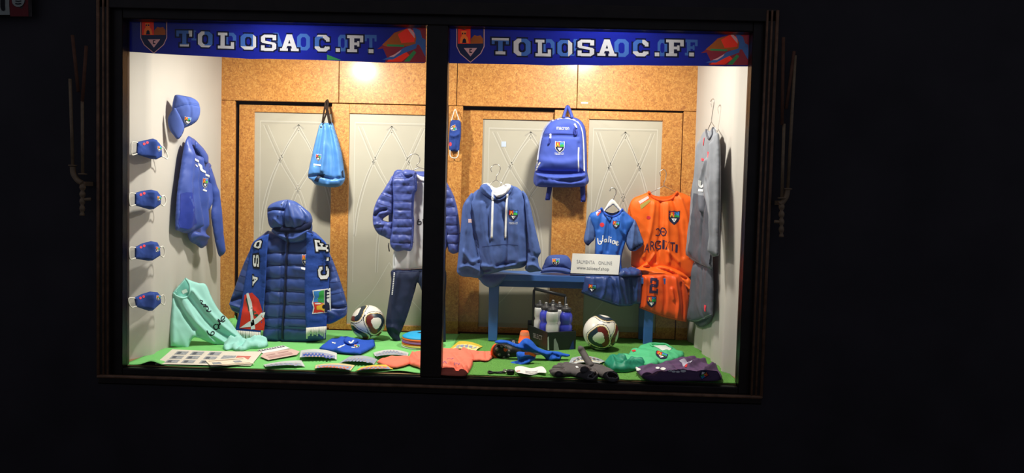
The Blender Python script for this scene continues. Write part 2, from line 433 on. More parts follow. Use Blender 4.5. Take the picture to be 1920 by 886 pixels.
def side_wall(name, s):
    mb = MB(); ny, nzv = 40, 24; vs = []; fs = []
    for j in range(nzv+1):
        z = -.0+ZC*j/nzv
        for i in range(ny+1):
            y = -.0+(DP+.02)*i/ny
            b = .008*max(0, 1-abs(y-.27)/.06)**2                    # soft fold where the cloth turns to the frame
            b += -.115*max(0, (.27-y)/.27)
            low = max(0, .75-z)/.75
            b += low*.010*math.sin(y*26+.6*z)+.004*low*math.sin(y*61+2)
            b += .0035*nz(y, z, 3.2, 4)
            vs.append((s*(HW+.006-b), y, z))
    for j in range(nzv):
        for i in range(ny):
            a = j*(ny+1)+i; q = (a, a+1, a+ny+2, a+ny+1); fs.append(q if s < 0 else q[::-1])
    k = len(vs); vs2 = [(s*(HW+.135), y, z) for x, y, z in vs]
    mb.add(vs, fs); mb.add(vs2, [q[::-1] for q in fs])
    edge = [j*(ny+1) for j in range(nzv+1)]
    mb.f += [[a, b, b+k, a+k] for a, b in zip(edge, edge[1:])]; mb.m += [0]*nzv; mb.sm += [False]*nzv
    return tag(mb.build(name, M_WALL), 'white cloth covered side wall at the %s of the display' % ('left' if s < 0 else 'right'), None, kind='structure')
side_wall('wall_left', -1); side_wall('wall_right', 1)
m = MB(); box(m, (-HW-.14, .0, ZC), (HW+.14, 1.42, ZC+.04)); tag(m.build('ceiling', M_CEIL), 'white ceiling above the window display', None, kind='structure')
m = MB(); box(m, (-HW-.14, .0, -.06), (HW+.14, 1.42, 0)); tag(m.build('floor', M_FLOOR), 'display platform under the green coverings', None, kind='structure')

# back wall: posts and header panels, each a part
YB = DP
wb = thing('wall_back', (0, YB, 0), 'varnished chipboard back wall framing four sliding doors', None, kind='structure')
ZH = 1.684
for x0, x1 in ((-1.80, -.8775), (-.8725, -.0085), (-.0035, .872), (.877, 1.80)):
    m = MB(); box(m, (x0, YB, ZH+.003), (x1, YB+.03, ZC)); m.build('header_panel', M_CHIP, wb, bevel=.0015, seg=1)
for x0, x1 in ((-1.80, -1.646), (-.062, .042), (1.655, 1.80)):
    m = MB(); box(m, (x0, YB, 0), (x1, YB+.03, ZH)); m.build('post', M_CHIP, wb, bevel=.002, seg=1)
m = MB(); box(m, (-1.80, YB+.098, 0), (1.80, YB+.11, ZC)); m.build('backing_board', M_GAP, wb)
m = MB(); box(m, (-1.646, YB+.002, 0), (1.655, YB+.095, .006)); m.build('door_track', M_GAP, wb)

def door(name, X0, X1, ztop, y, zb, gx0, gx1, gz1, label, seed):
    d = thing(name, ((X0+X1)/2, y, .008), label, None, kind='structure')
    gz0 = .05
    for a, b in ((X0, gx0), (gx1, X1)):
        m = MB(); box(m, (a, y, .008), (b, y+.034, ztop)); m.build('stile', M_CHIP, d, bevel=.002, seg=1)
    m = MB(); box(m, (gx0, y+.0005, gz1), (gx1, y+.0335, ztop)); m.build('top_rail', M_CHIP, d, bevel=.002, seg=1)
    m = MB(); box(m, (gx0, y+.0005, .008), (gx1, y+.0335, gz0)); m.build('bottom_rail', M_CHIP, d, bevel=.002, seg=1)
    m = MB(); box(m, (gx0-.004, y+.012, gz0-.004), (gx1+.004, y+.02, gz1+.004)); pane = m.build('frosted_pane', M_DGLASS, d)
    F = Frame((gx0, y+.012, gz0), (1, 0, 0), (0, 0, 1)); W = gx1-gx0; H = gz1-gz0; m = MB()
    def ln(pts, wd=.007, k=0): ribbon(m, F, [(p[0]*W, p[1]*H) for p in pts], wd, None, .0006, .03, k, True, True)
    ln([(.07, .958), (.93, .958)], .006); ln([(.07, .95), (.93, .95)], .003, 1); ln([(.065, .96), (.065, .2)], .005); ln([(.935, .96), (.935, .2)], .005)
    for s in (0, 1):
        fx = (lambda x: 1-x) if s else (lambda x: x)
        for k, dx in ((0, 0), (1, .018), (0, .05)):
            ln([(fx(.5+dx*.3), .945-dx*.4), (fx(.36+dx*.4), .84), (fx(.2+dx*.6), .70), (fx(.1+dx*.6), .55-dx*.1), (fx(.07+dx*.4), .42)], .006 if k == 0 else .004, k)
            ln([(fx(.10+dx), .94), (fx(.3+dx), .76), (fx(.52+dx*.8), .6), (fx(.62+dx*.6), .42), (fx(.64+dx*.5), .25)], .005 if k == 0 else .004, k)
        ln([(fx(.44), .925), (fx(.5), .945)], .009, 1)
        ln([(fx(.5), .30), (fx(.3), .16), (fx(.1), .07)], .005)
    m.build('etched_pattern', [M_ETCH, M_ETCHD], pane, 'fine etched diamond and arch lines')
    return d
door('door_1', -1.634, -.80, 1.664, YB+.056, 0, -1.520, -.80+.0-.06, 1.612, 'recessed sliding door at far left, behind the padded coat', 1)
door('door_2', -.925, -.066, 1.680, YB+.004, 0, -.795, -.17, 1.612, 'sliding door with frosted pane behind the open quilted jacket', 2)
door('door_3', .035, .98, 1.664, YB+.056, 0, .188, .90, 1.600, 'recessed sliding door behind the hoodie and bench', 3)
door('door_4', .716, 1.649, 1.672, YB+.004, 0, .969, 1.505, 1.612, 'sliding door with frosted pane behind the orange shirt', 4)
m = MB(); F = Frame((0, YB+.0675, 0), (1, 0, 0), (0, 0, 1)); decal(m, F, [(940, 265), (949, 265), (949, 275), (940, 275)], None, .0012)
m.v += [p+Vector((0, .0011, 0)) for p in m.v]; n0 = len(m.v)//2
tag(m.build('price_sticker', mat('pale_blue_sticker', (196, 208, 226), .6)), 'small pale blue sticker on the frosted pane left of the backpack', 'sticker')

m = MB(); box(m, (.905, YB-.0012, 1.722), (.955, YB+.0002, 1.734)); tag(m.build('paper_label', mat('white_paper_label', (238, 236, 230), .6)), 'tiny white paper label on the chipboard header right of the backpack loop', 'label')
# window: frame bars, mullion, panes
W1 = thing('window_1', (0, 0, -.02), 'shop window of two large panes in dark wooden frame', None, kind='structure')
for lo, hi, n in (((-HW-.062, -.055, -.045), (-HW, .028, HH+.06), 'frame_jamb'), ((HW, -.055, -.045), (HW+.062, .028, HH+.06), 'frame_jamb'),
                  ((-HW, -.055, HH), (HW, .028, HH+.06), 'frame_head'), ((-HW, -.055, -.045), (HW, .028, -.002), 'frame_sill')):
    m = MB(); box(m, lo, hi); m.build(n, M_DK, W1, bevel=.006)
m = MB(); box(m, (-.044, -.06, -.002), (.075, .03, HH)); m.build('mullion', M_DK, W1, bevel=.008)
for x0, x1 in ((-HW, -.044), (.075, HW)):
    m = MB(); box(m, (x0, -.004, -.002), (x1, .002, HH)); m.build('glass_pane', M_PANE, W1)
# casing around the window: four stepped mouldings
def casing(name, x0, z0, x1, z1, axis, label):
    t = thing(name, ((x0+x1)/2, -.08, z0), label, None, kind='structure')
    m = MB(); box(m, (x0, -.085, z0), (x1, .0, z1)); m.build('board', M_DK, t, bevel=.004)
    if axis == 'v':
        w = x1-x0; s = 1 if x0 > 0 else -1; inn, out = (x0, x1) if s > 0 else (x1, x0)
        for q, r in ((.12, .006), (.45, .006), (.84, .009)):
            X = inn+(out-inn)*q; m = MB(); tube(m, [(X, -.086, z0), (X, -.086, z1)], r, 8); m.build('bead', M_BEAD, t)
    else:
        for q, r in (() if z0 > 1 else ((.80, .010),)):
            Z = z0+(z1-z0)*q; m = MB(); pts = [(x0+(x1-x0)*k/30, -.087, Z+.002*nz(k*.37, 0, 3, 2)) for k in range(31)]; tube(m, pts, r, 8); m.build('bead', M_BEAD, t)
casing('trim_1', -1.868, -.05, -HW-.055, HH+.11, 'v', 'dark casing moulding up the left side of the shop window')
casing('trim_2', HW+.055, -.05, 1.868, HH+.11, 'v', 'dark casing moulding up the right side of the shop window')
casing('trim_3', -1.86, HH+.05, 1.86, HH+.12, 'h', 'dark casing moulding along the top of the shop window')
casing('trim_4', -1.86, -.085, 1.86, -.035, 'h', 'wooden sill moulding under the shop window, highlight painted into its bead')
# ------------------------------------------------------------------ cloth materials
M_ROYAL = mat('royal_blue_nylon', (62, 84, 164), .42, .45, var=.05, vscale=8, bump=.06, bscale=500)
M_NAVYQ = mat('padded_navy_blue_nylon', (54, 78, 146), .42, .5, var=.05, vscale=8, bump=.05, bscale=400)
M_JACKQ = mat('quilted_violet_blue_nylon', (72, 86, 158), .45, .4, var=.05, vscale=10, bump=.06, bscale=400)
M_FLEECE = mat('mid_blue_sweat_fabric', (80, 102, 162), .9, .15, var=.06, vscale=40, bump=.15, bscale=600, sheen=.15)
M_CAP = mat('blue_cotton_twill', (74, 94, 164), .85, .2, var=.05, vscale=30, bump=.12, bscale=700)
M_MASK = mat('mask_blue_cloth', (46, 72, 148), .8, .2, var=.06, vscale=30, bump=.1, bscale=500)
M_SHIRTB = mat('bright_blue_jersey', (44, 102, 196), .55, .35, var=.04, vscale=10, bump=.06, bscale=600)
M_SLEEVEB = mat('slate_blue_jersey', (82, 108, 164), .6, .3, var=.04, bump=.06, bscale=600)
M_SKY = mat('azure_blue_nylon', (82, 138, 204), .4, .45, var=.05, vscale=8, bump=.06, bscale=500)
M_SCARF = mat('royal_blue_knit', (50, 82, 168), .95, .1, var=.1, vscale=120, bump=.3, bscale=420)
M_TURQ = mat('turquoise_jersey', (164, 222, 212), .85, .2, var=.03, vscale=14, bump=.08, bscale=500)
M_NAVY = mat('navy_jersey', (32, 42, 72), .7, .3, var=.06, vscale=20, bump=.08, bscale=500)
M_NAVYSH = mat('shiny_navy_blue_jersey', (46, 70, 132), .42, .5, var=.06, vscale=14, bump=.06, bscale=500)
M_WHITE = mat('white_jersey', (232, 232, 236), .75, .25, var=.02, bump=.06, bscale=500)
M_WPRINT = mat('white_print', (240, 240, 240), .6, .3, var=.02)
M_BPRINT = mat('black_print', (20, 20, 28), .6, .3, var=0)
M_ORANGE = mat('orange_jersey', (250, 106, 16), .55, .35, var=.03, vscale=12, bump=.06, bscale=500)
M_GREY = mat('light_grey_jersey', (134, 137, 145), .7, .3, var=.04, bump=.08, bscale=500)
M_GREYD = mat('dark_grey_jersey', (86, 88, 98), .65, .3, var=.05, bump=.08, bscale=500)
M_SALMON = mat('salmon_jersey', (252, 128, 104), .85, .2, var=.04, vscale=14, bump=.08, bscale=500)
M_GREENJ = mat('mint_green_jersey', (84, 196, 138), .6, .3, var=.04, vscale=14, bump=.06, bscale=500)
M_GREEND = mat('sea_green_jersey', (30, 142, 112), .5, .4, var=.06, vscale=14, bump=.06, bscale=500)
M_PURPLE = mat('aubergine_jersey', (92, 66, 104), .65, .3, var=.06, vscale=14, bump=.08, bscale=500)
M_RED = mat('red_print', (228, 58, 40), .7, .25, var=.03); M_GOLD = mat('yellow_print', (244, 190, 50), .7, .25, var=.03)
M_SKYP = mat('sky_blue_print', (60, 140, 220), .7, .25, var=.03); M_GRNP = mat('green_print', (56, 170, 74), .7, .25, var=.03)
M_NAVP = mat('navy_print', (28, 34, 66), .7, .25, var=.03); M_LB = mat('pale_blue_print', (110, 150, 214), .7, .25, var=.03)
M_WIRE = mat('hanger_wire', (190, 188, 184), .3, .5, metal=.9, var=0)
M_DARKIN = mat('inside_shade_and_waistband', (30, 36, 66), .9, .1, var=0)  # painted shade inside garment openings; also colours the joggers' waistband
M_ELAST = mat('white_elastic_loop', (228, 224, 214), .8, .2, var=.02)
M_BLKPL = mat('black_plastic', (26, 26, 28), .4, .4, var=.05)
CR = [M_NAVP, M_RED, M_SKYP, M_GRNP, M_GOLD, M_WPRINT, M_BPRINT]

def crest(mb, F, cx, cy, w, h, bv, k=0, rot=0, off=.002, rim=5, lite=False):
    """club shield printed at pixel (cx, cy): castle on red, green hill on blue, pale triangle below; materials start at slot k"""
    ca, sa = math.cos(rot), math.sin(rot)
    def q(x, y): X = x*w*.5; Y = -y*h*.5; return (cx+X*ca-Y*sa, cy+X*sa+Y*ca)
    sh = [(-1, 1), (-.5, .9), (0, 1), (.5, .9), (1, 1), (1, -.15), (.75, -.55), (0, -1.05), (-.75, -.55), (-1, -.15)]
    r = .008
    decal(mb, F, [q(x*1.1, y*1.08) for x, y in sh], bv, off, r, k+rim)
    decal(mb, F, [q(*p) for p in sh], bv, off+.0004, r, k+0)
    decal(mb, F, [q(-.96, .92), q(-.5, .84), q(0, .92), q(0, .05), q(-.96, .05)], bv, off+.0008, r, k+1)
    decal(mb, F, [q(0, .92), q(.5, .84), q(.96, .92), q(.96, .05), q(0, .05)], bv, off+.0008, r, k+2)
    decal(mb, F, [q(0, .05), q(0, .3), q(.3, .55), q(.5, .5), q(.75, .6), q(.96, .3), q(.96, .05)], bv, off+.0011, r, k+3)
    decal(mb, F, [q(-.8, .05), q(-.74, .4), q(-.64, .5), q(-.7, .75), q(-.3, .75), q(-.34, .5), q(-.2, .4), q(-.12, .05)], bv, off+.0011, r, k+4)
    decal(mb, F, [q(-.6, .05), q(-.56, .3), q(-.45, .38), q(-.34, .3), q(-.3, .05)], bv, off+.0014, r, k+6)
    if not lite: decal(mb, F, [q(-.62, .56), q(-.55, .56), q(-.55, .66), q(-.62, .66)], bv, off+.0014, r, k+6); decal(mb, F, [q(-.46, .56), q(-.38, .56), q(-.38, .66), q(-.46, .66)], bv, off+.0014, r, k+6)
    decal(mb, F, [q(-.55, -.15), q(.55, -.15), q(0, -.75)], bv, off+.0008, r, k+5)
    if not lite: decal(mb, F, [q(-.08, -.22), q(.1, -.22), q(.1, -.3), q(0, -.3), q(0, -.44), q(.1, -.44), q(.1, -.52), q(-.08, -.52)], bv, off+.0012, r, k+6)
    return mb

# ------------------------------------------------------------------ two club banners along the top
def trn(name, rgb, t): return mat(name, rgb, .75, .2, var=.04, vscale=5, trans=t)
T_BLUE = trn('banner_blue_cloth', (15, 22, 108), .36); T_NAVY = trn('banner_navy_print', (20, 26, 60), .35); T_WHITE = trn('banner_white_print', (150, 150, 158), .34)
T_LB = trn('banner_pale_blue_print', (44, 74, 134), .36); T_RED = trn('banner_red_print', (190, 40, 22), .4); T_BRN = trn('banner_brown_print', (120, 62, 20), .4)
T_GOLD = trn('banner_orange_print', (200, 100, 36), .4); T_DRED = trn('banner_maroon_print', (100, 28, 40), .4); T_GRN = trn('banner_green_print', (40, 100, 60), .4); T_PINK = trn('banner_pink_print', (160, 124, 136), .4)
T_OUT = trn('banner_dark_outline', (14, 16, 46), .2)
TC = [T_NAVY, T_RED, T_BLUE, T_BRN, T_GOLD, T_PINK, T_OUT]
def clip(pg, x0, x1, y0, y1):
    for ax, lim, sg in ((0, x0, 1), (0, x1, -1), (1, y0, 1), (1, y1, -1)):
        o = []
        for i in range(len(pg)):
            a, e = pg[i-1], pg[i]; da = (a[ax]-lim)*sg; de = (e[ax]-lim)*sg
            if da*de < 0: s = da/(da-de); o.append((a[0]+(e[0]-a[0])*s, a[1]+(e[1]-a[1])*s))
            if de >= 0: o.append(e)
        pg = o
        if not pg: break
    return pg
def banner(label, outline, letters, ghosts, cst, flower, seed, extra=()):
    """one translucent sheet: every printed area is cut out of the sheet, so light passes each colour once"""
    F = FV(*outline[0][:2], .04)
    t = thing('club_banner', tuple(at(*outline[0][:2], .04)), label, 'banner', 'club banners')
    P = []                                                    # (uv polygon, part key, material)
    def add(px, key, m): P.append(([F.uv(*p) for p in px], key, m))
    parts = {}
    add(outline, 'cloth', T_BLUE)
    def put(ch, c4, key, m, outl=None, box_=None):
        q = [Vector(F.uv(*p)) for p in c4]
        def mp(p): x, y = p; r = (q[0]*(1-x)+q[1]*x)*(1-y)+(q[3]*(1-x)+q[2]*x)*y; return (r.x, r.y)
        for pg in LET[ch]:
            if outl:
                cx = sum(p[0] for p in pg)/len(pg); cy = sum(p[1] for p in pg)/len(pg)
                P.append(([mp((p[0]+.1*(1 if p[0] > cx else -1), p[1]+.09*(1 if p[1] > cy else -1))) for p in pg], key, outl))
        for pg in LET[ch]:
            if box_: pg = clip(pg, *box_)
            if len(pg) > 2: P.append(([mp(p) for p in pg], key, m))
    for k, (ch, c4) in enumerate(ghosts): put(ch, c4, 'show_through_letter.%d' % k, T_LB)
    for k, (ch, c4, split) in enumerate(letters):
        put(ch, c4, 'letter.%d' % k, T_WHITE, T_OUT)
        if split: put(ch, c4, 'letter.%d' % k, T_LB, None, split)
    cx, cy, cw, ch_ = cst
    def q(x, y): return (cx+x*cw*.5, cy-y*ch_*.5)
    sh = [(-1, 1), (-.5, .9), (0, 1), (.5, .9), (1, 1), (1, -.15), (.75, -.55), (0, -1.05), (-.75, -.55), (-1, -.15)]
    for pg, m in (([q(x*1.06, y*1.05) for x, y in sh], T_PINK), ([q(*p) for p in sh], T_NAVY), ([q(-.94, .9), q(-.5, .82), q(0, .9), q(0, .02), q(-.94, .02)], T_RED), ([q(.03, .9), q(.5, .82), q(.94, .9), q(.94, .02), q(.03, .02)], T_BLUE),
                  ([q(0, .02), q(.03, .3), q(.3, .52), q(.5, .46), q(.75, .5), q(.94, .3), q(.94, .02)], T_BRN), ([q(-.8, .05), q(-.74, .36), q(-.64, .5), q(-.7, .75), q(-.3, .75), q(-.34, .5), q(-.2, .36), q(-.12, .05)], T_GOLD),
                  ([q(-.62, .05), q(-.58, .26), q(-.46, .34), q(-.34, .26), q(-.3, .05)], T_OUT), ([q(-.64, .56), q(-.54, .56), q(-.54, .66), q(-.64, .66)], T_OUT), ([q(-.46, .56), q(-.36, .56), q(-.36, .66), q(-.46, .66)], T_OUT),
                  ([q(-.5, -.24), q(.5, -.24), q(0, -.74)], T_PINK), ([q(-.08, -.28), q(.12, -.28), q(.12, -.34), q(0, -.34), q(0, -.46), q(.12, -.46), q(.12, -.53), q(-.08, -.53)], T_OUT)):
        P.append(([F.uv(*p) for p in pg], 'crest', m))
    for pg in extra: add(pg, 'corner_print', T_GRN)
    fx, fy, fw, fh = flower
    def q(x, y): return F.uv(fx+x*fw, fy+y*fh)
    for m, pg in ((T_DRED, [(0, .62), (.12, .5), (.35, .15), (.62, .02), (1, .02), (1, 1), (.16, 1), (.2, .85), (.12, .6)]), (T_BRN, [(.1, .5), (.36, .16), (.62, .04), (.8, .1), (.82, .5), (.5, .55), (.2, .55)]),
                  (T_RED, [(.42, .2), (.6, .04), (.78, .1), (.76, .42), (.5, .45)]), (T_RED, [(.2, .98), (.3, .8), (.6, .7), (.66, .8), (.5, .98)]), (T_GRN, [(.2, .48), (.55, .5), (.55, .56), (.2, .54)]), (T_GRN, [(.55, .98), (.75, .66), (.8, .72), (.66, .98)]),
                  (T_LB, [(.1, .92), (.3, .82), (.55, .58), (.82, .45), (.8, .6), (.55, .74), (.32, .92)]), (T_PINK, [(.24, .84), (.34, .78), (.5, .64), (.46, .72), (.34, .84)]),
                  (T_LB, [(.72, .03), (.8, .3), (.78, .5), (.99, .5), (.99, .36), (.92, .3), (.88, .1), (.8, .03)]), (T_PINK, [(.62, .04), (.68, .16), (.77, .32), (.76, .16), (.68, .04)]), (T_LB, [(.86, .5), (.99, .85), (.99, .5)])):
        P.append(([q(*p) for p in pg], 'flower_emblem', m))
    pts = []; faces = []
    for pg, key, m in P:
        A = sum(a[0]*c[1]-c[0]*a[1] for a, c in zip(pg, pg[1:]+pg[:1]))
        if A < 0: pg = pg[::-1]
        faces.append(list(range(len(pts), len(pts)+len(pg)))); pts += [Vector(p) for p in pg]
    o = P[0][0]; x0 = min(p[0] for p in o); x1 = max(p[0] for p in o); y0 = min(p[1] for p in o); y1 = max(p[1] for p in o)
    gx = []; gy = []; y = y0
    while y < y1:
        x = x0
        while x < x1: gx.append(x); gy.append(y); x += .03
        y += .03
    gx = np.array(gx); gy = np.array(gy); kk = inside(gx, gy, o) & (segdist(gx, gy, o) > .008)
    pts += [Vector((a, c)) for a, c in zip(gx[kk], gy[kk])]
    V, E_, Fc, ov, oe, of = delaunay_2d_cdt(pts, [], faces, 1, 1e-6)
    W3 = [F.P(p.x, p.y, .006*nz(p.x, p.y*.6, 3.5, seed)+.003*nz(p.x, p.y, 11, seed+1)) for p in V]
    for f, src in zip(Fc, of):
        src = [s for s in src if s < len(P)]
        if not src: continue
        _, key, m = P[max(src)]
        pm = parts.setdefault(key, {}); pm.setdefault(m.name, (m, []))[1].append(list(f))
    lab = {'crest': 'club shield with red castle and brown hill', 'flower_emblem': 'red flame shaped flower with pale crossing strokes'}
    for key, pm in parts.items():
        mb = MB(); ms = []
        for mn, (m, fs) in pm.items():
            k = len(ms); ms.append(m)
            for f in fs:
                a, c, d = W3[f[0]], W3[f[1]], W3[f[2]]
                if (c-a).cross(d-a).dot(F.N) < 0: f = f[::-1]
                mb.add([W3[i] for i in f], [list(range(len(f)))], k)
        nm = key.split('.')[0]
        ob = mb.build(nm, ms, t, lab.get(nm) or ('pale blue letter showing through from the back' if nm == 'show_through_letter' else None))
        bm = bmesh.new(); bm.from_mesh(ob.data); bmesh.ops.remove_doubles(bm, verts=bm.verts, dist=1e-5); bm.to_mesh(ob.data); bm.free()
    return t
sl = .022
def lq(x0, y0, x1, y1): return quad(x0, y0, x1, y1, sl)
banner('blue club banner hung across the top of the left pane, TOLOSA C.F.',
    [(236, 34), (797, 44), (797, 118.5), (720, 117.5), (660, 115), (600, 112.5), (560, 111.5), (502, 110), (470, 110.5), (416, 107), (320, 102), (236, 96.5)],
    [('T', lq(331, 57, 361, 87), (0, .78, .12, 1)), ('O', lq(372, 59, 399, 88.5), (.45, 1, .12, 1)), ('L', lq(409, 61, 439, 91), None), ('O', lq(451, 63, 480, 92.5), (0, .8, .2, 1)),
     ('S', lq(489, 64.5, 518, 95), None), ('A', lq(525, 64, 560, 95), None), ('C', lq(590, 65, 618, 96), (0, .55, .3, .9)), ('.', lq(627, 66, 640, 97), None), ('F', lq(651, 66, 681, 97.5), None), ('.', lq(688, 67, 703, 99), None)],
    [('O', lq(421, 61, 443, 90)), ('O', lq(557, 63, 581, 94)), ('O', lq(634, 65, 651, 96)), ('T', lq(684, 65, 706, 97)), ('L', lq(360, 57, 374, 76)), ('A', lq(500, 61, 534, 92))],
    (288, 66, 48, 62), (707, 51, 92, 66), 2, [[(613, 102), (640, 112.6), (613, 112)]])
banner('blue club banner hung across the top of the right pane, TOLOSA C.F.',
    [(832, 44), (1410, 56), (1408, 124.5), (1360, 124.5), (1300, 123.5), (1240, 123), (1180, 122), (1130, 123), (1080, 121.5), (1030, 122.5), (980, 120.5), (900, 119.5), (832, 118)],
    [('T', lq(922, 71, 954, 101.5), (0, 1, .2, .86)), ('O', lq(963, 72, 995, 104), (.45, 1, 0, 1)), ('L', lq(1004, 74, 1033, 105), None), ('O', lq(1045, 74.5, 1073, 105), (0, .72, 0, 1)),
     ('S', lq(1083, 74, 1114, 105), None), ('A', lq(1120, 73.5, 1156, 104.5), None), ('C', lq(1187, 74, 1216, 105), (0, .6, .3, 1)), ('.', lq(1225, 74, 1239, 105), None), ('F', lq(1249, 74, 1282, 105), None), ('.', lq(1289, 74, 1304, 105.5), None)],
    [('O', lq(1016, 73, 1040, 105)), ('O', lq(1152, 73, 1179, 106)), ('A', lq(1068, 73, 1090, 104)), ('O', lq(1233, 74, 1251, 105)), ('F', lq(1284, 74, 1308, 104))],
    (882, 82, 50, 64), (1314, 63, 90, 59), 5)

# ------------------------------------------------------------------ left wall
def FWL(px, py, off=.004, turn=0):          # frame on the left wall, turned a little toward the street
    O = onplane(px, py, Vector((-HW+off, 0, 0)), Vector((1, 0, 0)))
    return Frame(O, (math.sin(turn), math.cos(turn), 0), (0, 0, 1))
def face_mask(label, poly, loops, dots, cst, seed):
    F = FWL(poly[0][0], poly[1][1], .014, .22)
    t = thing('face_mask', tuple(F.O), label, 'face mask', 'face masks down the left wall')
    (rx0, ry0), (rx1, ry1) = poly[2][:2], poly[-2][:2]
    b = puff(F, poly, .022, .3, .008, r=.05, folds=[([(rx0-4, ry0), ((rx0+rx1)/2-2, (ry0+ry1)/2), (rx1-4, ry1)], .035, .02)], amp=.002, nsc=30, seed=seed, sm=False, edge=.01)
    b.build('cloth', M_MASK, t); bv = b.bvh()
    for lp in loops:
        m = MB(); pts = [F.P(*F.uv(*p), -.004 if 0 < i < len(lp)-1 else .002) for i, p in enumerate(lp)]
        tube(m, smooth3(pts, 6), .0035, 6); m.build('ear_loop', M_ELAST, t)
    for x, y in dots:
        m = MB(); decal(m, F, [(x+2.6*math.cos(a*.9), y+2.6*math.sin(a*.9)) for a in range(7)], bv, .0015, .008, 0); m.build('printed_dot', mat('coral_red_print', (236, 70, 84), .7), t)
    m = MB(); crest(m, F, *cst, bv, 0, .1, .0015, 5, True); m.build('crest', CR, t)
MK = [([(256.5, 266), (272, 262.5), (286.5, 259.5), (298, 267), (303.2, 274.5), (303.7, 293.5), (293, 298.7), (284, 298), (255.4, 289)], 'topmost blue face mask in the column on the white left wall, right loop dangling loose'),
      ([(252.6, 361.5), (266, 357.5), (283, 355.2), (295, 358), (302.5, 368), (301.4, 382.5), (288, 392), (280, 392.6), (252.6, 384.6)], 'second blue face mask from the top in the column on the left wall'),
      ([(252.6, 463), (266, 456), (283, 451.5), (295, 454), (300, 463), (300.6, 478.5), (286, 488), (278, 488.6), (252.6, 484.4)], 'third blue face mask from the top in the column on the left wall'),
      ([(251.4, 557.6), (265, 551), (281, 546), (295.5, 547.4), (301, 554.2), (301.8, 567.7), (286, 582), (279, 582.5), (254.8, 574.5)], 'lowest blue face mask on the left wall, beside the turquoise shirt')]
for i, (pg, lab) in enumerate(MK):
    a, e = pg[0], pg[-1]; r1, r2 = pg[4], pg[5]
    rl = [r1, (r1[0]+7, r1[1]-1), (r1[0]+10, (r1[1]+r2[1])/2+1), (r2[0]+7, r2[1]+3), r2] if i else [r1, (r1[0]+6, r1[1]+3), (r1[0]+12, r1[1]+17), (r1[0]+11, r1[1]+23), (r2[0]+5, r2[1]+1), r2]
    face_mask(lab, pg, [[(a[0]+1, a[1]+1), (a[0]-8, a[1]+1), (a[0]-9, (a[1]+e[1])/2), (e[0]-7, e[1]+1), (e[0]+1, e[1]-1)], rl], [(pg[1][0]+4, pg[1][1]+4.5), (pg[1][0]-2, pg[1][1]+7)], (pg[4][0]-4.5, pg[4][1]+4, 7, 9), i+3)

# cap hung on the wall
F = FWL(320, 222, .03, .75)
t = thing('baseball_cap', tuple(F.O), 'blue baseball cap hanging on the white left wall above the sweatshirt, brim down', 'cap')
b = puff(F, [(326, 183), (331, 177.5), (345, 179.5), (360, 183), (371, 191), (375.5, 207), (371, 224), (361, 233), (350, 238), (340, 241), (331, 228), (323, 206)], .085, .25, .01, r=.09, folds=[([(324, 203), (348, 196), (374, 199)], .008, -.004), ([(345, 180), (352, 205), (350, 236)], .008, -.003)], amp=.003, nsc=14)
b.build('crown', M_CAP, t); bv = b.bvh()
F2 = F.shift(.02)
br = puff(F2, [(324.5, 201), (317, 216), (314.8, 226), (317.5, 242), (323, 253), (329.5, 261), (336, 256), (343, 240), (337, 224), (330, 210)], .012, .6, .01, r=.02, base=lambda u, v: .03*math.sin(max(0, min(1, (u+.02)/.12))*3.1)); br.build('brim', M_CAP, t)
for pts in ([(324, 203), (348, 196), (374, 199)], [(331, 226), (345, 234), (365, 227)]): m = MB(); ribbon(m, F, pts, .003, bv, .001); m.build('seam', M_MASK, t)
m = MB(); crest(m, F, 351, 226, 11, 13, bv, 0, .2, lite=True); m.build('crest', CR, t, 'small embroidered club shield')

# sweatshirt pinned to the wall
F = FWL(352, 300, .035, .10)
t = thing('training_sweatshirt', tuple(F.P(0, -.5)), 'royal blue long-sleeved training top pinned to the white left wall', 'sweatshirt')
b = puff(F, [(352, 256), (360, 258), (369, 265), (388, 288), (389, 304), (395, 309), (399, 345), (398, 378), (388, 404), (385, 443), (388, 455), (379, 465), (369, 459), (352, 440), (350, 350), (350, 280)], .045, .5, .018, r=.1, folds=[([(366, 300), (372, 350), (378, 420)], .04, .02), ([(392, 320), (388, 370), (384, 440)], .03, -.015), ([(360, 440), (385, 445)], .02, .02)], amp=.008, nsc=7)
b.build('body', M_ROYAL, t)
s1 = puff(F.shift(.02), [(353, 256), (345, 275), (337, 325), (332, 362), (328.5, 424), (334, 432), (352, 437), (371, 428), (374, 421), (368, 392), (364, 345), (363, 305), (359, 275)], .05, .6, .018, r=.12, folds=[([(350, 290), (346, 360), (348, 425)], .05, .015), ([(360, 300), (362, 360), (369, 420)], .04, .02)], amp=.008, nsc=8, seed=2); s1.build('sleeve', M_ROYAL, t)
s2 = puff(F.shift(.0), [(391, 307), (397, 318), (404, 343), (412, 377), (417, 425), (419, 466), (414.5, 480), (409, 476), (403, 450), (398, 420), (396, 400), (398, 376), (391, 335)], .04, .6, .018, r=.08, folds=[([(402, 360), (406, 410), (412, 470)], .04, .012)], amp=.006, nsc=8, seed=4); s2.build('sleeve', M_ROYAL, t)
bv = bvhof(b, s1, s2)
m = MB(); decal(m, F, [(338, 363), (349, 360), (362, 361), (365, 392), (369, 418), (352, 429), (337, 426), (333.5, 418)], bv, .002, .025); m.build('lower_sleeve_panel', mat('deep_blue_nylon', (36, 56, 150), .45, .4, bump=.05, bscale=400), t)
c = puff(F.shift(.045), [(367, 264), (378, 275), (388, 288), (390, 304), (384, 307), (376, 292), (366, 278)], .02, .5, .014, r=.04); c.build('collar', M_ROYAL, t)
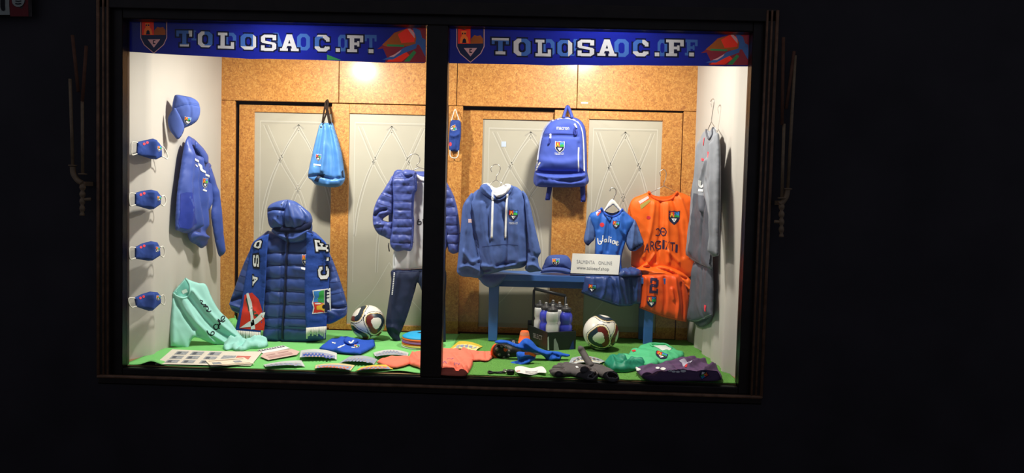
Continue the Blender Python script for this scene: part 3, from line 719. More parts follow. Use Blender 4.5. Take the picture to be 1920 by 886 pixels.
m = MB(); ribbon(m, F, [(365, 298), (372, 308), (380, 320), (387, 328), (392, 331)], .013, bv, .003); ribbon(m, F, [(366, 308), (370, 312)], .008, bv, .003); m.build('chest_stripe', M_WPRINT, t, 'white chest stripe')
m = MB(); crest(m, F, 384, 343, 9, 18, bv, 0, .1, .003, 5, True); ribbon(m, F, [(380, 355), (387, 358)], .010, bv, .003, m=5); m.build('crest', CR, t)

# ------------------------------------------------------------------ turquoise shirt draped from the wall to the floor
FT = Frame(at(345, 600, .56), (math.cos(.55), math.sin(.55), 0), (-.10, .16, 1))
t = thing('turquoise_t_shirt', tuple(FT.P(0, -.2)), 'turquoise t-shirt draped from left wall down to the floor, black script print', 't-shirt')
b = puff(FT, [(324, 548, 1), (330, 540), (340, 529), (347.5, 520, 1), (357, 525), (372, 530), (386, 533), (397, 557), (411, 581), (429, 599), (443, 618), (457, 636), (447, 645), (430, 652), (415, 650), (388, 640), (372, 633), (361, 634), (352, 655, 1), (337, 651), (320, 648, 1), (319, 620), (320.5, 590)], .03, .4, .012, r=.06,
    folds=[([(340, 556), (375, 610), (430, 648)], .012, .012), ([(352, 556), (395, 610), (445, 640)], .014, -.012), ([(360, 545), (405, 600), (448, 634)], .014, .012), ([(328, 556), (345, 590), (372, 628)], .014, -.012), ([(334, 556), (358, 596), (400, 640)], .012, .01), ([(322, 570), (326, 640)], .02, .006), ([(360, 634), (366, 620)], .012, .012)], amp=.005, nsc=9)
b.build('body', M_TURQ, t); bv = b.bvh()
m = MB(); decal(m, FT, [(327, 547), (339, 534), (348, 523.5), (353, 530), (355.5, 541), (352.5, 552), (344, 556), (334, 554)], bv, .0015, .01); m.build('neck_opening_shade', mat('turquoise_neck_shade', (112, 186, 172), .9, .1), t)  # darker turquoise paints the shade inside the neck
m = MB(); cord(m, FT, [(325, 549), (332, 555), (342, 558.5), (352, 554.5), (356.5, 544), (355, 532), (348.5, 522)], .006, bv); m.build('collar', M_TURQ, t)
m = MB(); decal(m, FT, [(340, 545), (349, 541), (352, 547), (343, 551)], bv, .0035, .01); m.build('neck_label', [mat('pale_label', (200, 226, 214), .8), mat('label_ink', (70, 96, 96), .8)], t)
for st in ([(388, 619), (390.5, 625), (396, 628.5), (401.5, 625), (400.5, 621), (396, 622.5), (395, 627)], [(405, 607), (401, 610), (402, 616), (406.5, 617), (410.5, 611), (406, 607)], [(411, 606), (409, 614), (412, 615.5)], [(408, 600), (413, 606.5), (409, 610)], [(413, 603), (408.5, 597.5), (415, 603)], [(413.5, 602), (418, 599), (421.5, 594), (418, 592), (414.5, 597), (417, 603), (422, 600)],
           [(375, 562), (380, 564), (377, 568), (382, 571), (386, 570), (384, 574), (389, 575)], [(381, 575), (388, 573), (391, 579), (387, 582), (392, 584), (396, 582)]):
    m = MB(); ribbon(m, FT, st, .0065, bv, .002, .006); m.build('script_letter', M_BPRINT, t)
FB = FF(.02)
h = puff(FF(.008), [(418, 650), (432, 645), (448, 640), (458, 636), (468, 641), (484, 640), (503, 646.5), (490, 652), (470, 653), (460, 656), (447, 658), (434, 655), (422, 656)], .05, .1, .012, r=.05, folds=[([(430, 650), (470, 648), (500, 646)], .02, .025), ([(450, 655), (462, 645), (485, 642)], .02, -.02)], amp=.02, nsc=14, seed=8); h.build('crumpled_hem', M_TURQ, t)
# ------------------------------------------------------------------ things hanging on and standing by the left doors
def quilts(F, ys, xref, depth, sag=0.0, bulge=None):
    """quilted rows: puffed between seam lines given as pixel heights at column xref"""
    vs = sorted(F.uv(xref, y)[1] for y in ys)
    def q(u, v):
        v2 = v+sag*u*u
        for a, b in zip(vs, vs[1:]):
            if a <= v2 < b:
                s = (v2-a)/(b-a); return depth*(abs(math.sin(math.pi*s))**.42)
        return depth*.8
    return q
# drawstring bag
F = FV(612, 290, 1.17)
t = thing('drawstring_bag', tuple(at(612, 350, 1.17)), 'azure blue drawstring bag hanging from the header by dark cords, small shield low on front', 'bag')
b = puff(F, [(600, 233), (606, 229.5), (614, 230), (623, 230), (630, 248), (636, 268), (641, 288), (645, 315), (647, 334), (642, 345), (635, 349.5), (622, 351), (606, 349), (592, 346), (584, 338), (577.5, 331), (580, 312), (585, 290), (590, 268), (596, 245)], .10, .5, .011, r=.13,
    folds=[([(606, 234), (603, 262), (595, 310)], .016, -.012), ([(612, 234), (613, 275), (608, 320)], .016, .014), ([(618, 234), (625, 280), (630, 330)], .018, -.012), ([(610, 240), (618, 300), (617, 340)], .014, -.008), ([(624, 238), (636, 290), (640, 335)], .012, .01), ([(579, 331), (600, 329), (622, 335), (646, 333)], .012, -.014)], amp=.006, nsc=9)
b.build('body', M_SKY, t); bv = b.bvh()
for pg in ([(589, 339), (596, 328), (610, 326), (607, 331), (600, 333), (596, 341)], [(640, 322), (643.5, 318), (645.5, 332), (642, 331)]):
    m = MB(); decal(m, F, pg, bv, .002, .01); m.build('corner_patch', mat('dark_corner_patch', (24, 34, 60), .6), t)
for pts in ([(606.5, 231), (609, 214), (612.5, 195), (614.3, 187.5), (617, 193), (616, 206), (608, 230)], [(622, 231), (618, 214), (615.5, 199), (614.5, 187.5), (612, 195), (616, 215), (619, 230.5)]):
    m = MB(); tube(m, smooth3([F.P(*F.uv(*p), .03) if p[1] > 192 else at(p[0], p[1], 1.298) for p in pts], 5), .006, 6); m.build('cord', mat('dark_brown_cord', (44, 32, 26), .9, .1, bump=.3, bscale=300), t)
m = MB(); crest(m, F, 597, 295, 9, 12, bv, 0, .05, .002, 5, True); decal(m, F, [(588, 306.5), (602, 308), (602, 311), (588, 309.5)], bv, .002, .01, 5); m.build('crest', CR, t)
for x0 in (602, 621):
    m = MB(); decal(m, F, [(x0+2*math.cos(a), 238+2*math.sin(a)) for a in range(6)], bv, .0015, .008); m.build('eyelet', M_BLKPL, t)

# padded hooded coat
FC = FV(550, 541, .84)
t = thing('padded_coat', tuple(at(550, 641, .84)), 'navy blue padded coat with raised hood standing on green felt', 'coat')
qc = quilts(FC, [445, 473, 496, 520, 544, 568, 593, 612, 640], 550, .026, .25)
tor = puff(FC, [(508, 433), (494, 441), (482, 450), (487, 480), (497, 530), (495, 580), (493.5, 636, 1), (515, 641), (555, 643), (590, 640), (611, 636, 1), (612, 590), (611, 520), (608, 470), (603, 448), (585, 433), (560, 440), (530, 440)], .11, .5, .011, r=.16, quilt=qc, folds=[([(538, 440), (535, 540), (528, 640)], .014, -.012), ([(560, 500), (580, 505)], .02, .004), ([(515, 545), (530, 552)], .02, .004)], amp=.004, nsc=12)
tor.build('torso', M_NAVYQ, t)
def sleeveq(F, a, bpx, n, dep):
    A = Vector(F.uv(*a)); B = Vector(F.uv(*bpx)); D = (B-A); L = D.length; D.normalize()
    def q(u, v):
        s = (Vector((u, v))-A).dot(D)/L*n; s -= math.floor(s); return dep*abs(math.sin(math.pi*s))**.42
    return q
sl1 = puff(FC.shift(.0), [(506, 435), (492, 440), (478, 452), (460, 487), (447, 520), (437, 548), (431, 566), (433, 578), (444, 586), (468, 590), (490, 582), (499, 548), (504, 490)], .075, .6, .011, r=.09, quilt=sleeveq(FC, (495, 440), (440, 575), 6, .014), folds=[([(437, 562), (455, 555), (475, 556)], .014, -.025), ([(436, 568), (455, 574)], .014, .012)], amp=.006, nsc=12, seed=3); sl1.build('sleeve', M_NAVYQ, t)
sl2 = puff(FC.shift(.0), [(584, 434), (602, 445), (612, 462), (625, 490), (636, 520), (645, 548), (651, 573), (649, 590), (636, 599), (618, 607), (604, 603), (600, 585), (605, 565), (603, 520), (596, 470)], .07, .6, .011, r=.09, quilt=sleeveq(FC, (597, 438), (640, 585), 7, .018), folds=[([(622, 573), (636, 575), (650, 574)], .010, -.02), ([(618, 580), (632, 588)], .014, .012)], amp=.006, nsc=12, seed=5); sl2.build('sleeve', M_NAVYQ, t)
col = puff(FC.shift(.06), [(509, 432), (520, 425), (545, 427), (570, 424), (584, 418), (585, 434), (578, 446), (566, 453), (545, 455), (527, 447)], .055, .8, .01, r=.06, folds=[([(540, 428), (539, 454)], .012, -.012), ([(522, 440), (552, 447), (580, 432)], .01, .008)], seed=6); col.build('collar', M_NAVYQ, t)
dk = puff(FC.shift(.085), [(512, 428), (530, 424), (560, 424), (582, 415), (583, 426), (570, 434), (545, 436), (522, 435)], .02, .8, .01, r=.03); dk.build('hood_opening_shade', M_DARKIN, t)  # dark pad standing in for the shade under the hood
hd = puff(FC.shift(.055), [(501, 396), (503, 387), (510, 381), (524, 376), (539, 374), (550, 376), (558, 380), (572, 391), (582, 400), (586, 412), (583, 422), (571, 427), (550, 430), (530, 431), (513, 429), (504, 420)], .115, .35, .01, r=.13, folds=[([(539, 375), (536, 390), (533, 406), (536, 428)], .012, -.014), ([(503, 395), (520, 392), (535, 394)], .01, -.012), ([(545, 378), (552, 400), (556, 428)], .016, .008), ([(560, 385), (574, 408), (570, 426)], .014, -.008), ([(520, 410), (528, 420)], .012, .008)], amp=.003, nsc=14, seed=7); hd.build('hood', M_NAVYQ, t); bvh_ = hd.bvh()
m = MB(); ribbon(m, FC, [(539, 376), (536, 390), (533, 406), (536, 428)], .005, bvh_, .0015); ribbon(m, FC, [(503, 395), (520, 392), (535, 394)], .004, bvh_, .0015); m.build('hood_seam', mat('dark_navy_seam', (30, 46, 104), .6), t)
for x, y in ((528, 383), (521, 405)):
    m = MB(); decal(m, FC, [(x+1.5*math.cos(a), y+1.5*math.sin(a)) for a in range(6)], bvh_, .002, .008); m.build('snap_button', M_NAVY, t)
bv = bvhof(tor, col)
m = MB(); ribbon(m, FC, [(540, 428), (539, 445), (537, 500), (534, 560), (530, 636)], .020, bv, .004); m.build('zip_placket', mat('dark_zip_placket', (32, 42, 84), .5), t)
m = MB(); cord(m, FC, [(540, 428), (539, 445), (537, 500), (534, 560), (530, 634)], .0035, bv, lift=.004); m.build('zip', mat('zip_teeth', (22, 28, 56), .35, .5), t)
m = MB(); crest(m, FC, 572.5, 487, 11, 19, bv, 0, .05, .003, 5); decal(m, FC, [(565, 500), (578, 503), (578, 507), (565, 504)], bv, .003, .01, 5); m.build('crest', CR, t)

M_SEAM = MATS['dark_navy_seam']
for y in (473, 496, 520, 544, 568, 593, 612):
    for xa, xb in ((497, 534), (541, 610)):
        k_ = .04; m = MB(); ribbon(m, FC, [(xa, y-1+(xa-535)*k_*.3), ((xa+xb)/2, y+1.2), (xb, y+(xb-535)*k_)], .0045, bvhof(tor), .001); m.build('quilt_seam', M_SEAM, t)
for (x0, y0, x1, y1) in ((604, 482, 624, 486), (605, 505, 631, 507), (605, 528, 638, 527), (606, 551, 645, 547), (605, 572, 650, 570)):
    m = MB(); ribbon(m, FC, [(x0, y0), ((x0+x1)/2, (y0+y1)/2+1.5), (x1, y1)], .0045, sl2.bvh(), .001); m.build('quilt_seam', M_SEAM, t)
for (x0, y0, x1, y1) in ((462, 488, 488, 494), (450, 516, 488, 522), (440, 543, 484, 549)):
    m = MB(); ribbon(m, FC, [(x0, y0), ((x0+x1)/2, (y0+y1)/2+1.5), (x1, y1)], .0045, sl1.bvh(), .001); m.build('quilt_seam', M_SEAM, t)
# scarf over the coat
FS = FC.shift(.0)
t = thing('club_scarf', tuple(at(550, 620, .76)), 'blue club scarf with white letters laid over the shoulders of the padded coat', 'scarf')
bvc = bvhof(tor, sl1, sl2, col)
def drape(name, poly, seed):
    mb = MB(); uvp = [(*FS.uv(*p[:2]), *p[2:]) for p in poly]; loop = [(p.x, p.y) for p in spline(uvp, True, .014)]
    A = sum(a[0]*c[1]-c[0]*a[1] for a, c in zip(loop, loop[1:]+loop[:1]))
    if A < 0: loop.reverse()
    V, tri, nb = fill(loop, .014); n = len(V); front = []; back = []
    for p in V:                                              # smoothed rest height of the coat under the scarf
        hs = []
        for du in (-.035, 0, .035):
            for dv in (-.05, -.025, 0, .025, .05):
                r = bvc.ray_cast(FS.P(p.x+du, p.y+dv, .5), -FS.N); hs.append((r[0]-FS.O).dot(FS.N) if r[0] is not None else .055)
        hs.sort(); hh = hs[-4]+.008
        front.append(FS.P(p.x, p.y, hh+.006)); back.append(FS.P(p.x, p.y, hh))
    bnd = [(i, (i+1) % nb) for i in range(nb)]
    mb.add(front+back, list(tri)+[[t_[0]+n, t_[2]+n, t_[1]+n] for t_ in tri]+[[b_, a_, a_+n, b_+n] for a_, b_ in bnd])
    o = mb.build(name, M_SCARF, t); return mb, o
L, oL = drape('scarf_band', [(511, 437, 1), (495, 444), (479, 457), (470, 500), (458, 570), (447.5, 618, 1), (470, 620), (495, 622, 1), (499, 590), (504, 540), (508, 480)], 1)
Rb, oR = drape('scarf_band', [(583, 433, 1), (592, 437), (603, 443), (611, 448.5), (617.5, 457), (621.5, 470), (621.5, 500), (620.5, 543), (618, 580), (617, 611, 1), (600, 612), (581, 613.5, 1), (579, 570), (578.5, 529), (581, 470)], 2)
def fringe(x0, y0, x1, y1, bv, par, ln):
    for k in range(14):
        m = MB(); s = (k+.5)/14; x = x0+(x1-x0)*s; y = y0+(y1-y0)*s
        p = hit(FS, *FS.uv(x, y-3), bv, -.001); dz = Vector((0, 0, -1))
        l_ = ln*(1+.25*random.uniform(-1, 1))+(.03 if k in (0, 12) else 0); dx = random.uniform(-.004, .004)
        tube(m, [p, p+dz*l_*.5+Vector((dx*.4, 0, 0)), p+dz*l_+Vector((dx, 0, 0))], [.0062, .0066, .005], 5); m.build('fringe_strand', M_ELAST, par)
fringe(447.5, 618, 495, 622, L.bvh(), oL, .058); fringe(581, 613, 617, 611, Rb.bvh(), oR, .054)
bl = L.bvh(); br_ = Rb.bvh()
for ch, c4 in (('F', [(616, 471), (614, 453), (590, 449), (593, 471)]), ('.', [(617, 490), (617, 480), (597, 480), (597, 490)]), ('C', [(617, 522), (617, 499), (596, 500), (598, 523)])):
    m = MB(); letter(m, FS, ch, c4, br_, .0045, 0, 1, .11, .012); m.build('letter', [M_WPRINT, M_BPRINT], t)
for ch, c4 in (('O', [(475, 463), (488, 466.5), (492, 449), (480, 452)]), ('S', [(475, 478), (475, 499), (486, 500), (486, 477)]), ('A', [(474, 516), (474, 535), (484, 528), (483, 515)])):
    m = MB(); letter(m, FS, ch, c4, bl, .0045, 0, 1, .16, .012); m.build('letter', [M_WPRINT, M_BPRINT], t)
m = MB()
decal(m, FS, [(459, 552), (473, 548), (485, 560), (494, 585), (497, 605), (495, 619), (449, 615), (453, 590)], bl, .003, .014, 0)
decal(m, FS, [(461, 560), (465, 556), (470, 572), (485, 590), (482, 594), (466, 582)], bl, .0036, .014, 2)
decal(m, FS, [(462, 550), (466, 548), (472, 565), (475, 590), (479, 616), (471, 617), (470, 590), (466, 570)], bl, .0042, .014, 1)
decal(m, FS, [(450, 614), (466, 603), (480, 596), (490, 586), (497, 585), (494, 596), (482, 606), (470, 612)], bl, .0042, .014, 1)
m.build('flower_emblem', [M_RED, M_WPRINT, mat('dark_green_print', (40, 76, 56), .8)], t, 'red flower with white crossing strokes')
m = MB()
decal(m, FS, [(586, 544), (618, 540.5), (619, 586), (585, 588), (588, 575), (585, 568), (588.5, 556)], br_, .003, .012, 5)
decal(m, FS, [(588, 545.5), (608, 543.5), (608, 566), (587.5, 566), (590, 556)], br_, .0036, .012, 2)
decal(m, FS, [(597, 566), (596, 560), (599, 554), (598, 548), (603, 544), (608, 543.5), (608, 567)], br_, .004, .012, 3)
decal(m, FS, [(587.5, 566), (600, 566), (608, 569), (608, 585.5), (587.5, 586.5), (590, 577)], br_, .0036, .012, 1)
decal(m, FS, [(594, 573), (602, 571), (608, 567), (609, 583), (602, 580), (594, 580)], br_, .0042, .012, 4)
decal(m, FS, [(604, 575), (606, 571), (610, 570), (610, 578), (606, 578)], br_, .0048, .012, 6)
decal(m, FS, [(609, 543.5), (617, 542), (618, 584), (609, 585.5)], br_, .0036, .012, 0)
decal(m, FS, [(617.5, 555), (613, 563), (618, 572)], br_, .0044, .012, 5)
m.build('crest', CR, t, 'large club shield turned on its side')

# open quilted jacket, white shirt inside, joggers under it
FJ = FV(775, 400, .98)
t = thing('quilted_jacket', tuple(at(775, 470, .98)), 'violet blue quilted jacket hanging open over a white t-shirt behind the mullion', 'jacket')
ys = [316, 333.5, 347, 362, 378, 393, 408.5, 424, 438, 454, 471]
qj = quilts(FJ, ys, 755, .02, .0)
jl = puff(FJ.shift(.05), [(749, 325), (756, 319), (763, 317.5), (777, 320), (781, 326), (781.5, 354), (777, 363), (775, 399), (776.5, 417), (772.5, 466), (757, 469), (741, 470), (731, 455), (735.5, 419), (737, 375), (736, 336)], .05, .5, .01, r=.07, quilt=qj, amp=.007, nsc=18, folds=[([(752, 322), (762, 333), (772, 330)], .01, -.012)]); jl.build('front_panel', M_JACKQ, t)
jr = puff(FJ.shift(.05), [(800, 324), (812, 317), (826, 324), (834, 336), (837, 380), (837, 466), (802, 469), (799, 417), (797, 363), (795, 350)], .05, .5, .01, r=.07, quilt=qj, amp=.007, nsc=18, seed=4); jr.build('front_panel', M_JACKQ, t)
js = puff(FJ.shift(.04), [(737, 330), (729, 340), (719, 356), (707, 375), (700, 396), (699.5, 420), (708, 437), (719, 443), (731, 448.5), (738, 443), (737, 417), (727, 415), (718, 411), (728, 403), (737, 398), (739, 365)], .055, .6, .01, r=.06, quilt=sleeveq(FJ, (735, 332), (712, 420), 6, .018), folds=[([(702, 405), (712, 396), (725, 392)], .012, -.016), ([(703, 420), (718, 420)], .012, .01)], amp=.008, nsc=18, seed=5); js.build('sleeve', M_JACKQ, t)
js2 = puff(FJ.shift(.04), [(824, 323), (832, 331), (842, 349), (852, 370), (859, 399), (863, 438), (861.5, 472, 1), (850, 475.5), (841, 471, 1), (836, 449), (832, 410), (829, 360)], .055, .6, .01, r=.06, quilt=quilts(FJ, [320, 338, 354, 370, 387, 404, 421, 438, 455, 475], 845, .02, 0), amp=.007, nsc=18, seed=6); js2.build('sleeve', M_JACKQ, t)
jb = puff(FJ.shift(-.03), [(736, 330), (770, 322), (805, 322), (834, 332), (836, 460), (738, 462)], .01, .5, .03, r=.03); jb.build('back_panel', M_JACKQ, t)
m = MB(); bvj = jl.bvh(); ribbon(m, FJ, [(779, 324), (780, 354), (775.5, 364), (773.5, 399), (774.5, 418), (771, 463)], .012, bvj, .002); m.build('zip', mat('blue_zip_edge', (40, 54, 120), .5), t)
M_SEAMJ = mat('violet_seam', (44, 52, 112), .7)
for y in ys[1:-1]:
    m = MB(); ribbon(m, FJ, [(737, y+.5), (755, y+1), (775, y)], .0045, bvj, .001); m.build('quilt_seam', M_SEAMJ, t)
b2_ = js2.bvh()
for x0, y, x1 in ((832, 338, 836), (832, 354, 845), (832, 370, 852), (833, 387, 856), (834, 404, 859), (836, 421, 861), (837, 438, 863), (839, 455, 862)):
    m = MB(); ribbon(m, FJ, [(x0, y), ((x0+x1)/2, y+.8), (x1, y-1)], .0045, b2_, .001); m.build('quilt_seam', M_SEAMJ, t)
b3_ = js.bvh()
for q_ in ([(725, 346), (736, 352)], [(715, 362), (734, 370)], [(705, 379), (733, 388)], [(701, 402), (727, 401)], [(701, 424), (717, 414)], [(714, 440), (722, 416)]):
    m = MB(); ribbon(m, FJ, q_, .0045, b3_, .001); m.build('quilt_seam', M_SEAMJ, t)
m = MB(); tube(m, [FJ.P(*FJ.uv(732, 454), .06), FJ.P(*FJ.uv(731.5, 460), .06), FJ.P(*FJ.uv(733, 470), .06)], .004, 6); m.build('hem_toggle', M_BLKPL, t)
t = thing('white_t_shirt', tuple(at(785, 505, .99)), 'white t-shirt hanging inside the open quilted jacket, above the navy joggers', 't-shirt')
FW = FJ.shift(.012)
b = puff(FW, [(772, 330), (781, 327), (792, 331), (806, 331), (818, 327), (830, 333), (834, 420), (833, 504.5, 1), (812, 503), (795, 503.5), (768, 506), (736, 507.5, 1), (737, 480), (742, 450), (755, 390)], .034, .4, .014, r=.08, folds=[([(768, 460), (767.5, 506)], .012, -.003), ([(776, 380), (780, 500)], .02, .002), ([(745, 470), (744, 505)], .014, .002)], amp=.0015, nsc=10); b.build('body', M_WHITE, t); bv = b.bvh()
m = MB(); cord(m, FW, [(781, 329), (788, 336), (799, 338.5), (810, 336), (818, 329)], .008, bv); m.build('collar', M_WHITE, t)
m = MB(); ribbon(m, FW, [(737, 504), (768, 502.5), (795, 500), (833, 501)], .003, bv, .001); m.build('hem_seam', mat('pale_grey_seam', (196, 196, 202), .8), t)
for st in ([(785.5, 410), (783, 416), (784, 421), (789, 419), (789, 414.5), (784.5, 415.5)], [(793, 410), (794, 420), (797, 417), (800, 420)]):
    m = MB(); ribbon(m, FW, st, .006, bv, .002, .006); m.build('script_letter', M_BPRINT, t)
t = thing('navy_joggers', tuple(at(760, 643, .99)), 'dark navy joggers hanging under the white t-shirt, ankles on the felt', 'trousers')
FP = FV(760, 570, .97)
b = puff(FP, [(735, 506), (765, 505), (795, 503), (834, 503), (835, 560), (835.5, 600), (836, 640, 1), (823, 642, 1), (812, 604), (798, 565), (784, 530), (778, 545), (766, 585), (755, 615), (749, 628), (751.5, 639), (745, 643.5), (735, 634), (726, 621), (723.5, 603), (727, 575), (731, 548), (733.5, 525)], .06, .5, .013, r=.07, folds=[([(748, 510), (738, 570), (738, 630)], .02, .012), ([(790, 508), (772, 550), (750, 620)], .014, -.01), ([(728, 612), (740, 610), (750, 622)], .014, .012)], amp=.006, nsc=9); b.build('legs', M_NAVY, t); bv = b.bvh()
m = MB()
for k in range(13): x = 739.5-.33*k; y = 510+3.3*k; decal(m, FP, [(x-1.2, y), (x+1.2, y), (x+1.1, y+2.2), (x-1.3, y+2.2)], bv, .0015, .01)
m.build('leg_lettering', M_WPRINT, t, 'column of tiny white letters down the leg')
m = MB(); ribbon(m, FP, [(736, 509), (760, 508), (795, 506)], .012, bv, .0015); m.build('waistband', M_DARKIN, t)
def wire_hanger(F, hook, apex, L_, R_, label, r=.0022, mt=None, lift=0, drop=None):
    t = thing('wire_hanger', tuple(F.P(*F.uv(*apex), lift)), label, 'hanger')
    m = MB(); tube(m, smooth3([F.P(*F.uv(*p), lift) for p in hook+[apex]], 6), r, 6); m.build('hook', mt or M_WIRE, t)
    m = MB(); pts = [F.P(*F.uv(*p), lift) for p in ([L_, apex, R_])]; tube(m, pts, r, 6); m.build('shoulder_wire', mt or M_WIRE, t)
    return t
wire_hanger(FJ, [(766, 296), (772, 290), (781, 289), (787, 294), (787.5, 303), (782, 310)], (787, 314), (764, 324), (820, 324), 'wire hanger above the open quilted jacket, hook beside mullion', .0025, None, .02)
# ------------------------------------------------------------------ bench
BY = .02                                    # the bench stands turned a little
BF = FV(905, 512.6, .99, BY)                  # its front face
bo = BF.O; bu = BF.U; bb = -BF.N            # along, to the back
BZ = bo.z
def bpt(s, d, z): p = bo+bu*s+bb*d; return Vector((p.x, p.y, z))
def obox(mb, s0, d0, z0, s1, d1, z1, m=0, tp=0):
    v = [bpt(s0+tp, d0+tp, z0), bpt(s1-tp, d0+tp, z0), bpt(s1-tp, d1-tp, z0), bpt(s0+tp, d1-tp, z0), bpt(s0, d0, z1), bpt(s1, d0, z1), bpt(s1, d1, z1), bpt(s0, d1, z1)]
    mb.add(v, [(0, 3, 2, 1), (4, 5, 6, 7), (0, 1, 5, 4), (1, 2, 6, 5), (2, 3, 7, 6), (3, 0, 4, 7)], m, False)
M_BENCH = mat('blue_painted_wood', (60, 104, 178), .45, .4, var=.06, vscale=10, bump=.05, bscale=60)
t = thing('bench', tuple(bpt(.66, .14, .004)), 'blue painted wooden bench under the hoodie, cap and shirts', 'bench')
BL = 1.36; BD = .285
m = MB(); obox(m, -.03, 0, BZ-.044, BL, BD, BZ); m.build('seat', M_BENCH, t, bevel=.004)
for s0 in (.045, 1.14):
    for d0 in (.02, BD-.06):
        m = MB(); obox(m, s0, d0, .011, s0+.07, d0+.04, BZ-.044, 0, .004); m.build('leg', M_BENCH, t, bevel=.004)
m = MB(); obox(m, .115, .11, BZ-.10, 1.14, .14, BZ-.044); m.build('stretcher', M_BENCH, t, bevel=.003)

# hoodie
F = FV(930, 440, .93)
t = thing('hoodie', tuple(F.P(*F.uv(930, 513))), 'blue hoodie with white drawstrings and lining, hem resting on the bench', 'hoodie')
tor = puff(F, [(900, 354), (885, 364), (872, 380), (880, 420), (893, 470), (897, 505), (915, 513), (950, 505), (984, 498.5), (990, 470), (990, 420), (986, 372), (978, 358), (962, 349), (944, 366), (931, 372), (916, 364)], .085, .5, .013, r=.12, folds=[([(905, 380), (912, 440), (925, 500)], .02, .01), ([(945, 400), (950, 450), (946, 500)], .025, -.012), ([(962, 380), (970, 440), (975, 490)], .02, .01), ([(905, 497), (940, 500), (985, 488)], .014, .014), ([(906, 508), (945, 494), (984, 492)], .012, -.012), ([(925, 380), (924, 445)], .02, .008)], amp=.008, nsc=8)
tor.build('body', M_FLEECE, t)
s1 = puff(F.shift(.015), [(886, 362), (876, 372), (867.5, 388), (864, 425), (861, 460), (857.5, 496), (857, 510), (866, 517.5), (882, 519), (896, 521), (906, 515), (905, 500), (904, 484), (899, 460), (892, 425), (888, 395)], .075, .5, .013, r=.09, folds=[([(876, 380), (874, 440), (866, 500)], .02, .012), ([(886, 400), (890, 450), (897, 490)], .016, -.014), ([(870, 470), (885, 490), (897, 486)], .016, .014), ([(862, 500), (880, 497), (898, 505)], .014, .012)], amp=.008, nsc=10, seed=3); s1.build('sleeve', M_FLEECE, t)
s2 = puff(F.shift(.015), [(979, 357), (988, 366), (994.5, 386), (1000, 412), (1006, 437), (1012, 462), (1014, 473), (1009, 483), (1011, 498), (1016, 507), (1003, 509), (992, 510), (984, 503), (987, 490), (987, 450), (985, 400), (982, 372)], .07, .5, .013, r=.08, folds=[([(988, 380), (995, 430), (1002, 480)], .018, .012), ([(992, 470), (1005, 480)], .014, -.012), ([(986, 497), (1000, 495), (1013, 503)], .012, .014)], amp=.008, nsc=10, seed=5); s2.build('sleeve', M_FLEECE, t)
hem = puff(F.shift(-.05), [(896, 514), (920, 514), (948, 514), (943, 526), (932, 536), (920, 539), (908, 534), (900, 525)], .04, .5, .013, r=.05, amp=.008, nsc=12, seed=6); hem.build('trailing_hem', M_FLEECE, t)
ho = puff(F.shift(.02), [(899, 355), (902, 347), (908, 344.5), (915, 345), (920, 352), (925, 361), (932, 370), (938, 371), (948, 364), (955, 353), (958, 347), (963, 350), (960, 361), (950, 371), (940, 376.5), (928, 376), (914, 370), (904, 363)], .075, .5, .010, r=.045, folds=[([(904, 350), (914, 362), (926, 371)], .01, .01)], amp=.005, nsc=14, seed=7); ho.build('hood', M_FLEECE, t)
li = puff(F.shift(.012), [(911, 343, 1), (917, 344), (921, 354), (926, 361), (936, 361), (945, 358), (951, 345.5, 1), (956, 346), (960, 350), (956, 359), (946, 367), (936, 372), (928, 370), (921, 361)], .09, .3, .010, r=.05, amp=.004, nsc=16, seed=8, folds=[([(951, 347), (946, 358), (934, 366)], .01, .012)]); li.build('hood_lining', M_WHITE, t, 'white inner lining of the hood')
bk = puff(F.shift(-.02), [(903, 347), (915, 343), (930, 352), (950, 344), (960, 350), (955, 366), (930, 372), (908, 364)], .02, .5, .014, r=.05); bk.build('hood_back', M_WHITE, t)
bv = bvhof(tor, ho, li)
for pts in ([(923.5, 360), (924, 375), (923, 410), (922, 446)], [(951.5, 365), (950, 380), (948.5, 415), (947.5, 446)]):
    m = MB(); cord(m, F, pts, .0075, bv, lift=.001); m.build('drawstring', M_WPRINT, t)
m = MB(); ribbon(m, F, [(904, 462.5), (930, 459), (950, 458), (971, 459.5)], .004, bv, .0012); m.build('pocket_seam', mat('dark_blue_seam', (48, 66, 124), .9), t)
m = MB(); crest(m, F, 962.5, 403, 16, 19, bv, 0, .02, .003, 0, True); m.build('crest', CR, t)
m = MB(); glyphs(m, F, 'TOLOSA  C.F.', [(954, 420), (971, 420), (971, 416), (954, 416)], bv, .003); m.build('embroidered_lettering', M_WPRINT, t)
m = MB(); decal(m, F, [(878, 410), (885.5, 410), (885.5, 417), (878, 417)], s1.bvh(), .002, .01); m.build('sleeve_badge', mat('pink_badge', (224, 190, 190), .7), t)
wire_hanger(F, [(922, 322), (920, 316), (925, 309), (933, 308), (938, 314), (936, 322), (931, 330)], (930, 337), (906, 352), (957, 352), 'thin wire hanger inside the neck of the blue hoodie', .0022, None, -.01)

